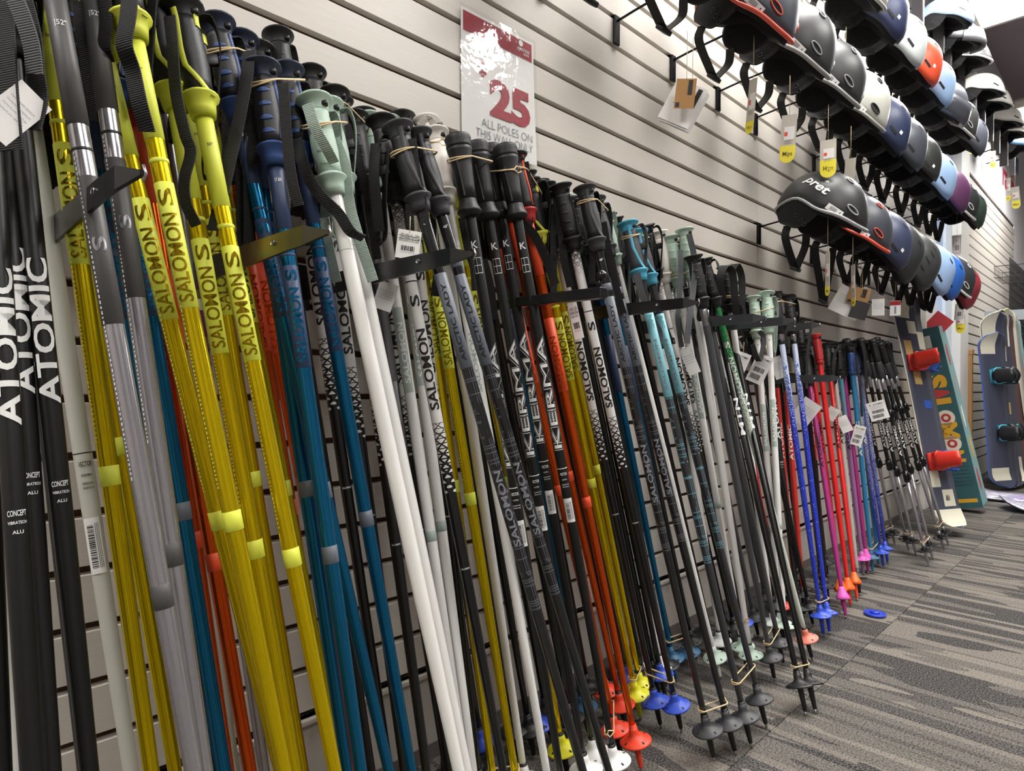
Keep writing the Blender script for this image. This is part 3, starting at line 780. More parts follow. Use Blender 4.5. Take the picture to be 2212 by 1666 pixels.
# ---------------------------------------------------------------- positions measured in the room (metres)
POLES = [
    ('atomic0', 'atomic', (0.0969, -0.3600, 0.0000), (0.0670, -0.1600, 1.1849), 'black lettered ski pole at the very left edge of the photo', 'black lettered poles at the left', None),
    ('atomic1', 'atomic', (0.1143, -0.4200, 0.0000), (0.0738, -0.2200, 1.1588), 'black ski pole with large white lettering, leftmost in full view', 'black lettered poles at the left', None),
    ('atomic2', 'atomic', (0.1349, -0.3800, 0.0000), (0.0872, -0.1800, 1.1854), 'black ski pole with white lettering, second from the left', 'black lettered poles at the left', None),
    ('atomic3', 'atomic', (0.1759, -0.3600, 0.0000), (0.0922, -0.2000, 1.1780), 'black ski pole with white lettering just left of the light grey pole', 'black lettered poles at the left', None),
    ('atomic4', 'atomic', (0.1810, -0.3200, 0.0000), (0.0941, -0.1500, 1.2037), 'black ski pole half hidden behind the one next to the light grey pole', 'black lettered poles at the left', None),
    ('lavwhite', 'white_plain', (0.1329, -0.2400, 0.0000), (0.0594, -0.0600, 1.2304), 'plain white ski pole behind the black poles at the left', 'white poles', None),
    ('vector', 'vector', (0.2382, -0.2800, 0.0000), (0.1052, -0.1000, 1.2340), 'light grey ski pole with small black print left of the yellow poles', 'light grey poles', None),
    ('y1', 'yellow', (0.2402, -0.3400, 0.0000), (0.1216, -0.1400, 1.2626), 'yellow anodised ski pole right beside the light grey pole', 'yellow anodised poles', dict(ls=.12)),
    ('y2', 'yellow', (0.2841, -0.2800, 0.0000), (0.1261, -0.0900, 1.2864), 'yellow anodised ski pole behind the first one, touching the silver poles', 'yellow anodised poles', dict(ls=.12)),
    ('s1', 'silver', (0.2639, -0.4400, 0.0000), (0.1094, -0.2400, 1.2336), 'silver ski pole with dark grey neck, the left one of the pair', 'silver poles', dict(strap=0)),
    ('s2', 'silver', (0.2735, -0.4000, 0.0000), (0.1457, -0.2200, 1.2662), 'silver ski pole with dark grey neck, the right one of the pair', 'silver poles', dict(strap=0)),
    ('ba', 'blue', (0.3201, -0.3000, 0.0000), (0.1592, -0.1200, 1.1827), 'blue anodised ski pole squeezed between the two silver poles', 'blue anodised poles', None),
    ('bb', 'blue', (0.3166, -0.3300, 0.0000), (0.1934, -0.1200, 1.1869), 'blue anodised ski pole just right of the silver pair', 'blue anodised poles', None),
    ('r1', 'orange', (0.3379, -0.2600, 0.0000), (0.2197, -0.0800, 1.2033), 'thin orange ski pole beside the blue one right of the silver pair', 'orange anodised poles', None),
    ('g2', 'vector', (0.3601, -0.2000, 0.0000), (0.2509, -0.0400, 1.2265), 'light grey ski pole standing behind the first orange poles', 'light grey poles', None),
    ('o2', 'orange', (0.3454, -0.3300, 0.0000), (0.2251, -0.0900, 1.1783), 'orange ski pole left of the grey pole with plum marks', 'orange anodised poles', None),
    ('g3', 'graypurple', (0.3937, -0.2200, 0.0000), (0.2704, -0.0500, 1.2244), 'grey metal ski pole with plum coloured marks among the yellow poles', 'grey poles', None),
    ('y3', 'yellow', (0.3600, -0.4200, 0.0000), (0.1747, -0.2400, 1.2146), 'yellow ski pole with big dark lettering on its lime sleeve', 'yellow anodised poles', dict(spin=-.1)),
    ('y4', 'yellow', (0.3894, -0.3600, 0.0000), (0.1525, -0.2000, 1.2038), 'yellow ski pole crossing behind the big lettered yellow one', 'yellow anodised poles', None),
    ('y5', 'yellow', (0.3814, -0.3700, 0.0000), (0.2315, -0.2000, 1.1726), 'yellow ski pole with black and lime grip, left of the two', 'yellow anodised poles', None),
    ('y6', 'yellow', (0.4114, -0.4200, 0.0000), (0.2517, -0.2200, 1.1624), 'yellow ski pole with black and lime grip, right of the two', 'yellow anodised poles', None),
    ('y7', 'yellow', (0.4671, -0.3100, 0.0000), (0.3103, -0.0800, 1.2163), 'yellow ski pole right behind the right black and lime grip', 'yellow anodised poles', dict(ls=.12)),
    ('y8', 'yellow', (0.4412, -0.2400, 0.0000), (0.2961, -0.0600, 1.2310), 'yellow ski pole deep behind the two black and lime grips', 'yellow anodised poles', dict(ls=.12)),
    ('o3', 'orange', (0.4721, -0.2600, 0.0000), (0.3344, -0.0800, 1.2260), 'orange ski pole between the yellow poles and the navy grips', 'orange anodised poles', None),
    ('o4', 'orange', (0.5404, -0.2000, 0.0000), (0.3550, -0.0500, 1.2259), 'orange ski pole near the wall behind the blue poles', 'orange anodised poles', None),
    ('b1', 'blue', (0.5152, -0.3600, 0.0000), (0.3116, -0.1600, 1.1930), 'blue ski pole with navy ridged grip, highest of the navy grips', 'blue anodised poles', None),
    ('b4', 'blue', (0.4464, -0.3400, 0.0000), (0.3554, -0.1300, 1.1995), 'blue ski pole with navy grip tucked behind the highest one', 'blue anodised poles', None),
    ('b2', 'blue', (0.4322, -0.4000, 0.0000), (0.3491, -0.2100, 1.1323), 'blue ski pole with navy ridged grip, left of the banded pair', 'blue anodised poles', None),
    ('b3', 'blue', (0.5446, -0.3400, 0.0000), (0.3957, -0.1800, 1.1562), 'blue ski pole with navy ridged grip, right of the banded pair', 'blue anodised poles', None),
    ('w0', 'black', (0.5234, -0.2600, 0.0000), (0.4049, -0.0700, 1.2276), 'black ski pole behind the highest navy grip', 'black poles', dict()),
    ('w1', 'whiteblack', (0.5616, -0.2400, 0.0000), (0.4443, -0.0500, 1.2710), 'white and black triangle print pole with the tallest black grip', 'white and black triangle print poles', dict(basket=BLACKB)),
    ('w2', 'whiteblack', (0.5709, -0.2600, 0.0000), (0.4947, -0.0600, 1.2285), 'white and black triangle print pole just left of the sage grip', 'white and black triangle print poles', dict(basket=BLACKB)),
    ('w3', 'whiteblack', (0.5894, -0.2900, 0.0000), (0.5128, -0.1000, 1.1890), 'white and black triangle print pole just right of the sage grip', 'white and black triangle print poles', dict(basket=BLACKB)),
    ('v1', 'whitesageplain', (0.5755, -0.4200, 0.0000), (0.4151, -0.2200, 1.1098), 'white ski pole with sage grip and sage strap, in front', 'white poles with sage grips', None),
    ('v2', 'whitesageplain', (0.6129, -0.3800, 0.0000), (0.4553, -0.1800, 1.1286), 'white ski pole with sage grip right behind the front one', 'white poles with sage grips', None),
    ('c1', 'chrome', (0.6503, -0.2600, 0.0000), (0.5604, -0.0800, 1.1732), 'dark chrome ski pole right of the white sage-gripped pair', 'dark chrome poles', None),
    ('s3', 'whiteblack', (0.7078, -0.2000, 0.0000), (0.5920, -0.0500, 1.1853), 'white and black lettered pole behind the left rack arm tip', 'white and black triangle print poles', dict(basket=WHITEB)),
    ('v3', 'whitesage', (0.6540, -0.3000, 0.0000), (0.5947, -0.0700, 1.1827), 'white ski pole left of the large black lettered white pole', 'white poles with sage grips', None),
    ('v4', 'whitesage', (0.6642, -0.3000, 0.0000), (0.6393, -0.0600, 1.1934), 'white ski pole touching the large black lettered white pole', 'white poles with sage grips', None),
    ('s4', 'whiteblack', (0.7085, -0.3300, 0.0000), (0.5580, -0.1600, 1.1436), 'white pole with large black lettering carrying the barcode tag', 'white and black triangle print poles', dict(basket=WHITEB)),
    ('s5', 'whiteblack', (0.7339, -0.2200, 0.0000), (0.6613, -0.0700, 1.2068), 'white and black triangle print pole behind the barcode tag', 'white and black triangle print poles', dict(basket=WHITEB)),
    ('ya', 'yellow', (0.7251, -0.2700, 0.0000), (0.6879, -0.0500, 1.1873), 'yellow ski pole low behind the large black lettered white pole', 'yellow anodised poles', dict(ls=.12)),
    ('yb', 'yellow', (0.7598, -0.2900, 0.0000), (0.6762, -0.0800, 1.1678), 'yellow ski pole with lime sleeve left of the slate sleeves', 'yellow anodised poles', dict(ls=.12)),
    ('d1', 'arctic', (0.7926, -0.4400, 0.0000), (0.5470, -0.2200, 1.1137), 'black plaid pole with slate sleeve and grey grip, left one near the sign', 'black plaid poles', None),
    ('d2', 'arctic', (0.8584, -0.4300, 0.0000), (0.5896, -0.2100, 1.1184), 'black plaid pole with slate sleeve and grey grip, right one near the sign', 'black plaid poles', None),
    ('v5', 'whitewhite', (0.8038, -0.2600, 0.0000), (0.6910, -0.1000, 1.2007), 'white ski pole with white grip and white strap below the sign', 'white poles with white grips', dict(ls=.2, ph=.2)),
    ('v6', 'whitewhite', (0.7858, -0.3400, 0.0000), (0.6881, -0.1300, 1.1698), 'white ski pole with white grip, the right one below the sign', 'white poles with white grips', None),
    ('y11', 'yellow', (0.9293, -0.2400, 0.0000), (0.7356, -0.0900, 1.1817), 'yellow ski pole with lime grip left of the four black cup grips', 'yellow anodised poles', None),
    ('k2', 'kerma', (0.8233, -0.3300, 0.0000), (0.6788, -0.2000, 1.1390), 'matte black pole with outlined white lettering, first of four', 'matte black outlined-letter poles', dict(strap=0, spin=-.05)),
    ('k3', 'kerma', (0.9074, -0.3100, 0.0000), (0.7372, -0.1800, 1.1488), 'matte black pole with outlined white lettering, second of four', 'matte black outlined-letter poles', dict(strap=0)),
    ('k4', 'kerma', (0.9584, -0.2900, 0.0000), (0.7956, -0.1500, 1.1674), 'matte black pole with outlined white lettering, third of four', 'matte black outlined-letter poles', dict(strap=0)),
    ('k5', 'kerma', (0.9648, -0.3300, 0.0000), (0.7964, -0.1900, 1.1574), 'matte black pole with outlined white lettering, fourth of four', 'matte black outlined-letter poles', dict(strap=0)),
    ('o5', 'orange', (1.0572, -0.2700, 0.0000), (0.8505, -0.0700, 1.1826), 'orange ski pole between the first and second outlined-letter black poles', 'orange anodised poles', None),
    ('o6', 'orange', (1.1463, -0.2200, 0.0000), (0.9137, -0.0500, 1.1991), 'orange ski pole behind the third outlined-letter black pole', 'orange anodised poles', None),
    ('o7', 'orange', (1.0500, -0.3200, 0.0000), (0.8625, -0.1500, 1.1706), 'bright orange ski pole right of the four outlined-letter black poles', 'orange anodised poles', dict(ferrule=REDB)),
    ('y12', 'yellow', (1.2130, -0.2100, 0.0000), (0.9328, -0.1200, 1.1473), 'yellow ski pole right beside the bright orange one', 'yellow anodised poles', dict(ferrule=YELB)),
    ('y13', 'yellow', (1.2614, -0.1900, 0.0000), (1.0116, -0.0700, 1.1697), 'yellow ski pole second right of the bright orange one', 'yellow anodised poles', dict(ls=.12)),
    ('w6', 'whiteblack', (1.2141, -0.2600, 0.0000), (0.9798, -0.1200, 1.1488), 'triangle print pole with black grip left of the square tube arm', 'white and black triangle print poles', None),
    ('w5', 'whiteblack', (1.2311, -0.3000, 0.0000), (0.9710, -0.1700, 1.1342), 'triangle print pole with ridged black grip at the square tube arm', 'white and black triangle print poles', None),
    ('v7', 'white_plain', (1.3216, -0.1500, 0.0000), (1.0638, -0.0500, 1.1604), 'plain white ski pole close to the wall behind the yellow pair', 'white poles', dict(strap=0)),
    ('bk1', 'black', (1.3318, -0.2000, 0.0000), (1.1187, -0.0600, 1.1598), 'black ski pole hidden behind the ridged black grip pole', 'black poles', dict(basket=BLUEB)),
    ('d3', 'arctic', (1.1822, -0.4000, 0.0000), (1.0096, -0.2000, 1.1319), 'black plaid ski pole with grey grip, left of the banded grey pair', 'black plaid poles', None),
    ('d4', 'arctic', (1.2324, -0.4200, 0.0000), (1.0964, -0.1600, 1.1352), 'black plaid ski pole with grey grip, right of the banded grey pair', 'black plaid poles', None),
    ('b5', 'bluelow', (1.4328, -0.1700, 0.0000), (1.1863, -0.0500, 1.1652), 'blue ski pole low among the black poles, left of two', 'blue anodised poles', dict(ferrule=TEALB)),
    ('b6', 'bluelow', (1.4955, -0.1800, 0.0000), (1.2359, -0.0600, 1.1402), 'blue ski pole low among the black poles, right of two', 'blue anodised poles', dict(ferrule=TEALB)),
    ('v8', 'whitesageplain', (1.5239, -0.2400, 0.0000), (1.1742, -0.1200, 1.1366), 'white ski pole between the plaid poles and the turquoise grips', 'white poles with sage grips', dict(ferrule=WHITEB)),
    ('d5', 'arcteal', (1.2821, -0.4300, 0.0000), (1.1589, -0.2000, 1.0885), 'charcoal ski pole with turquoise grip, the left one', 'turquoise-gripped poles', None),
    ('d6', 'arcteal', (1.3781, -0.4200, 0.0000), (1.2594, -0.1600, 1.0948), 'charcoal ski pole with turquoise sleeve, the right one', 'turquoise-gripped poles', None),
    ('wx', 'whiteblack', (1.7158, -0.2200, 0.0000), (1.3031, -0.1500, 1.1184), 'triangle print pole with dark grip right of the turquoise grips', 'white and black triangle print poles', dict(basket=GREYB)),
    ('v10', 'whitewhite', (1.6177, -0.2000, 0.0000), (1.4096, -0.1200, 1.1278), 'white ski pole with white grip left of the sage grips', 'white poles with white grips', None),
    ('v9a', 'whitesage', (1.6279, -0.2600, 0.0000), (1.4316, -0.1400, 1.1167), 'white ski pole with sage grip and grey decal, left of the strapped pair', 'white poles with sage grips', None),
    ('v9b', 'whitesageplain', (1.5856, -0.3000, 0.0000), (1.4494, -0.1700, 1.1324), 'white ski pole with sage grip, right of the strapped pair', 'white poles with sage grips', None),
    ('d7', 'darkgray', (1.6120, -0.3400, 0.0000), (1.4404, -0.2000, 1.0596), 'dark grey ski pole with bright metal neck below the black grip', 'dark grey poles', None),
    ('d8', 'darkgray', (1.7185, -0.3200, 0.0000), (1.5677, -0.1400, 1.0719), 'dark grey ski pole behind the bright metal neck', 'dark grey poles', None),
    ('gr', 'green', (1.8093, -0.3600, 0.0000), (1.5680, -0.1600, 1.0755), 'green and white speckled ski pole with white lettering', 'green poles', dict(ph=.3)),
    ('r7', 'redkid', (2.0218, -0.2000, 0.0000), (1.7486, -0.1000, 1.0598), 'red ski pole with red grip among the black straps', 'red poles', None),
    ('v12', 'whiteloop', (1.8599, -0.2400, 0.0000), (1.6883, -0.1600, 1.0736), 'white ski pole under the big looped black straps', 'white poles', None),
    ('d9', 'blackwhite', (1.4921, -0.4606, 0.0000), (1.6695, -0.1200, 1.0435), 'gloss black ski pole standing out furthest, left of the two', 'gloss black poles', None),
    ('d10', 'blackwhite', (1.5185, -0.4722, 0.0000), (1.7802, -0.1000, 1.0460), 'gloss black ski pole standing out furthest, right of the two', 'gloss black poles', None),
    ('d11', 'black', (2.0679, -0.2700, 0.0000), (1.9073, -0.1000, 1.0183), 'black ski pole crossing the red poles', 'black poles', None),
    ('v14', 'whitesage', (1.8568, -0.2600, 0.0000), (1.9165, -0.1400, 1.0127), 'white ski pole with sage grip, left of the last sage pair', 'white poles with sage grips', None),
    ('v13', 'whitesage', (1.8286, -0.2800, 0.0000), (1.9399, -0.1700, 1.0266), 'white ski pole with sage grip, right of the last sage pair', 'white poles with sage grips', None),
    ('at1', 'atomic', (1.9964, -0.2600, 0.0000), (2.1592, -0.0600, 1.0247), 'black ski pole with white lettering beside the last sage pair', 'black lettered poles at the right', None),
    ('bg1', 'blueglitter', (2.0027, -0.3231, 0.0000), (1.9976, -0.1700, 1.0328), 'white to blue speckled ski pole with blue lettering, left', 'white to blue speckled poles', dict(ferrule=BLUEP)),
    ('bg2', 'blueglitter', (2.0345, -0.3292, 0.0000), (2.1564, -0.1500, 1.0398), 'white to blue speckled ski pole, right of the pair', 'white to blue speckled poles', dict(ferrule=BLUEP)),
    ('r2', 'redatomic', (2.1178, -0.2000, 0.0000), (2.2277, -0.0600, 0.9909), 'brick red ski pole left of the blue speckled pair', 'brick red poles', None),
    ('r3', 'redatomic', (2.1316, -0.2200, 0.0000), (2.2904, -0.0700, 0.9791), 'brick red ski pole touching the blue speckled pair', 'brick red poles', None),
    ('bk2', 'black', (2.2887, -0.2400, 0.0000), (2.4287, -0.0800, 0.9894), 'thin black ski pole right of the blue speckled pair', 'black poles', None),
    ('kr', 'redkerma', (2.3258, -0.2200, 0.0000), (2.4346, -0.1000, 0.9119), 'red and black short ski pole with white lettering', 'red poles', None),
    ('r5', 'redgrip', (2.3385, -0.2937, 0.0000), (2.4082, -0.1500, 0.9282), 'red ski pole with red finger grip', 'red poles', dict(ferrule=REDB, strap=0)),
    ('r4', 'red', (2.2961, -0.2839, 0.0000), (2.4798, -0.1000, 0.9059), 'red ski pole left of the red finger grip pole', 'red poles', dict(ferrule=REDB)),
    ('r6', 'red', (2.4208, -0.2892, 0.0000), (2.6581, -0.1000, 0.9064), 'red ski pole right of the red finger grip pole', 'red poles', dict(ferrule=REDB)),
    ('p1', 'magenta', (2.2150, -0.3178, -0.0000), (2.3816, -0.1200, 0.8665), 'magenta short ski pole with pink basket left of the red poles', 'magenta poles', dict(ferrule=MAG)),
    ('g5', 'graykid', (2.4927, -0.2768, 0.0000), (2.7694, -0.0800, 0.9129), 'grey short ski pole right of the red poles', 'grey poles', None),
    ('lv', 'lavender', (2.7813, -0.2054, 0.0000), (2.7787, -0.1000, 0.9069), 'mauve short ski pole with pink basket', 'mauve poles', dict(ferrule=LAV)),
    ('mg', 'magenta', (2.8157, -0.2122, 0.0000), (2.8480, -0.0900, 0.9165), 'magenta short ski pole behind the mauve one', 'magenta poles', dict(ferrule=MAG)),
    ('t1', 'teal', (2.8293, -0.2251, 0.0000), (2.8396, -0.1300, 0.9012), 'teal short ski pole with blue grip, left of two', 'teal poles', dict(ferrule=TEAL)),
    ('t2', 'teal', (2.9563, -0.2106, 0.0000), (2.9969, -0.1000, 0.9098), 'teal short ski pole with blue grip, right of two', 'teal poles', dict(ferrule=TEAL)),
    ('sb1', 'bluespeckle', (2.9489, -0.2314, 0.0000), (2.9486, -0.1000, 0.9212), 'pale blue speckled short ski pole, left of two', 'pale blue speckled poles', dict(ferrule=BLUEP)),
    ('sb2', 'bluespeckle', (3.0318, -0.2252, 0.0000), (3.0880, -0.0800, 0.9230), 'pale blue speckled short ski pole, right of two', 'pale blue speckled poles', dict(ferrule=BLUEP)),
    ('tk1', 'trek', (3.3795, -0.1353, 0.0000), (2.8898, -0.1000, 0.9356), 'black trekking pole with silver lower shaft, first by its tip from the left', 'trekking poles', None),
    ('tk2', 'trek', (3.4340, -0.1504, 0.0000), (3.0625, -0.0800, 0.9421), 'black trekking pole with silver lower shaft, second by its tip from the left', 'trekking poles', None),
    ('tk3', 'trek', (3.3533, -0.2266, 0.0000), (2.9684, -0.1300, 0.9426), 'black trekking pole with silver lower shaft, third by its tip from the left', 'trekking poles', None),
    ('tk4', 'trek', (3.2843, -0.2713, 0.0000), (3.1259, -0.1100, 0.9443), 'black trekking pole with silver lower shaft, fourth by its tip from the left', 'trekking poles', None),
    ('tk5', 'trek', (3.1335, -0.3504, 0.0000), (3.0264, -0.1600, 0.9406), 'black trekking pole with silver lower shaft, fifth by its tip from the left', 'trekking poles', None),
    ('tk6', 'trek', (3.2589, -0.3412, 0.0000), (3.1944, -0.1300, 0.9596), 'black trekking pole with silver lower shaft, sixth by its tip from the left', 'trekking poles', None),
    ('tk7', 'trek', (3.4939, -0.3365, 0.0000), (3.1692, -0.1500, 0.9367), 'black trekking pole with silver lower shaft, seventh by its tip from the left', 'trekking poles', None),
    ('tk8', 'trek', (3.6123, -0.3304, 0.0000), (3.3672, -0.1200, 0.9527), 'black trekking pole with silver lower shaft, eighth by its tip from the left', 'trekking poles', None),
    ('f00', 'black', (0.7209, -0.1535, 0.0000), (0.5601, -0.0332, 1.2118), 'black back-row ski pole between the white sage pair and the dark chrome pole', 'back-row poles', dict(strap=0)),
    ('f01', 'black', (0.7632, -0.1583, 0.0000), (0.6040, -0.0361, 1.2054), 'black back-row ski pole behind the white poles left of the big black lettering', 'back-row poles', dict(strap=0)),
    ('f02', 'whiteblack', (0.8339, -0.1152, 0.0000), (0.6379, -0.0418, 1.1986), 'triangle print back-row pole left of the big black lettered white pole', 'back-row poles', dict(strap=0)),
    ('f03', 'black', (0.8031, -0.1770, 0.0000), (0.6792, -0.0283, 1.2027), 'black back-row ski pole right behind the big black lettered white pole', 'back-row poles', dict(strap=0)),
    ('f04', 'black', (0.9102, -0.1287, 0.0000), (0.7106, -0.0337, 1.2019), 'black back-row ski pole behind the lower yellow poles', 'back-row poles', dict(strap=0)),
    ('f05', 'black', (0.9348, -0.1476, 0.0000), (0.7364, -0.0499, 1.1960), 'black back-row ski pole behind the left slate sleeve', 'back-row poles', dict(strap=0)),
    ('f06', 'whiteblack', (0.9619, -0.1481, 0.0000), (0.7493, -0.0464, 1.1982), 'triangle print back-row pole between the two slate sleeves', 'back-row poles', dict(strap=0)),
    ('f07', 'black', (1.0128, -0.1220, 0.0000), (0.7775, -0.0421, 1.2017), 'black back-row ski pole behind the right slate sleeve', 'back-row poles', dict(strap=0)),
    ('f08', 'black', (1.0238, -0.1794, 0.0000), (0.8232, -0.0420, 1.2040), 'black back-row ski pole behind the first outlined-letter pole', 'back-row poles', dict(strap=0)),
    ('f09', 'bluelow', (1.0792, -0.1693, 0.0000), (0.8682, -0.0395, 1.2071), 'blue back-row ski pole between the second and third outlined-letter poles', 'back-row poles', dict(strap=0)),
    ('f10', 'black', (1.1627, -0.1151, 0.0000), (0.8893, -0.0428, 1.2065), 'black back-row ski pole behind the third outlined-letter pole', 'back-row poles', dict(strap=0)),
    ('f11', 'orange', (1.1757, -0.1573, 0.0000), (0.9242, -0.0447, 1.2072), 'orange back-row ski pole behind the fourth outlined-letter pole', 'back-row poles', dict(strap=0)),
    ('f12', 'black', (1.2669, -0.1125, 0.0000), (0.9713, -0.0346, 1.2112), 'black back-row ski pole behind the bright orange pole', 'back-row poles', dict(strap=0)),
    ('f13', 'whiteblack', (1.2690, -0.1478, 0.0000), (1.0017, -0.0470, 1.1947), 'triangle print back-row pole between the yellow pair', 'back-row poles', dict(strap=0)),
    ('f14', 'black', (1.2890, -0.1803, 0.0000), (1.0464, -0.0438, 1.1865), 'black back-row ski pole left of the square tube arm tip', 'back-row poles', dict(strap=0)),
    ('f15', 'black', (1.3302, -0.1837, 0.0000), (1.0939, -0.0437, 1.1751), 'black back-row ski pole right below the square tube arm', 'back-row poles', dict(strap=0)),
    ('f16', 'white_plain', (1.3757, -0.1741, 0.0000), (1.1344, -0.0367, 1.1753), 'white back-row ski pole right of the ridged black grip', 'back-row poles', dict(strap=0)),
    ('f17', 'black', (1.3873, -0.1848, 0.0000), (1.1586, -0.0378, 1.1737), 'black back-row ski pole beside the left low blue pole', 'back-row poles', dict(strap=0)),
    ('f18', 'black', (1.5145, -0.1178, 0.0000), (1.1606, -0.0473, 1.1688), 'black back-row ski pole left of the left low blue pole', 'back-row poles', dict(strap=0)),
    ('f19', 'black', (1.5751, -0.1274, 0.0000), (1.2486, -0.0310, 1.1732), 'black back-row ski pole between the two low blue poles', 'back-row poles', dict(strap=0)),
    ('f20', 'black', (1.5755, -0.1449, 0.0000), (1.2490, -0.0492, 1.1639), 'black back-row ski pole behind the banded grey grips', 'back-row poles', dict(strap=0)),
    ('f21', 'black', (1.6599, -0.1341, 0.0000), (1.3022, -0.0418, 1.1636), 'black back-row ski pole left of the white pole by the turquoise grips', 'back-row poles', dict(strap=0)),
    ('f22', 'black', (1.6798, -0.1409, 0.0000), (1.3347, -0.0392, 1.1615), 'black back-row ski pole right of the white pole by the turquoise grips', 'back-row poles', dict(strap=0)),
    ('f23', 'black', (1.7463, -0.1568, 0.0000), (1.4285, -0.0357, 1.1526), 'black back-row ski pole between the two turquoise sleeves', 'back-row poles', dict(strap=0)),
    ('f24', 'black', (1.7483, -0.1823, 0.0000), (1.4656, -0.0409, 1.1452), 'black back-row ski pole right of the turquoise sleeves', 'back-row poles', dict(strap=0)),
    ('f25', 'whiteblack', (1.7939, -0.1843, 0.0000), (1.5357, -0.0430, 1.1326), 'triangle print back-row pole behind the sage grips with straps', 'back-row poles', dict(strap=0)),
    ('f26', 'darkgray', (1.8604, -0.1893, 0.0000), (1.6080, -0.0468, 1.1171), 'dark grey back-row ski pole right of the strapped sage pair', 'back-row poles', dict(strap=0)),
    ('f27', 'darkgray', (2.0923, -0.1230, 0.0000), (1.6977, -0.0428, 1.1041), 'dark grey back-row ski pole left of the green pole', 'back-row poles', dict(strap=0)),
    ('f28', 'black', (2.0121, -0.1872, 0.0000), (1.7384, -0.0469, 1.0927), 'black back-row ski pole right behind the dark grey pair', 'back-row poles', dict(strap=0)),
    ('f29', 'black', (2.1479, -0.1555, 0.0000), (1.7880, -0.0479, 1.0789), 'black back-row ski pole behind the green pole', 'back-row poles', dict(strap=0)),
    ('f30', 'black', (2.2770, -0.1269, 0.0000), (1.9201, -0.0437, 1.0479), 'black back-row ski pole right of the green pole', 'back-row poles', dict(strap=0)),
    ('f31', 'darkgray', (2.1793, -0.1559, 0.0000), (2.0562, -0.0463, 1.0140), 'dark grey back-row ski pole left of the last sage pair', 'back-row poles', dict(strap=0)),
    ('f32', 'black', (2.3741, -0.1151, 0.0000), (2.1620, -0.0343, 1.0073), 'black back-row ski pole right of the last sage pair', 'back-row poles', dict(strap=0)),
    ('f33', 'black', (2.2280, -0.1892, 0.0000), (2.2676, -0.0468, 0.9869), 'black back-row ski pole between the brick red pair', 'back-row poles', dict(strap=0)),
    ('f34', 'black', (2.4241, -0.1740, 0.0000), (2.5113, -0.0299, 0.9643), 'black back-row ski pole behind the blue speckled pair', 'back-row poles', dict(strap=0)),
    ('f35', 'black', (2.6289, -0.1221, 0.0000), (2.5371, -0.0370, 0.9560), 'black back-row ski pole right of the blue speckled pair', 'back-row poles', dict(strap=0)),
]
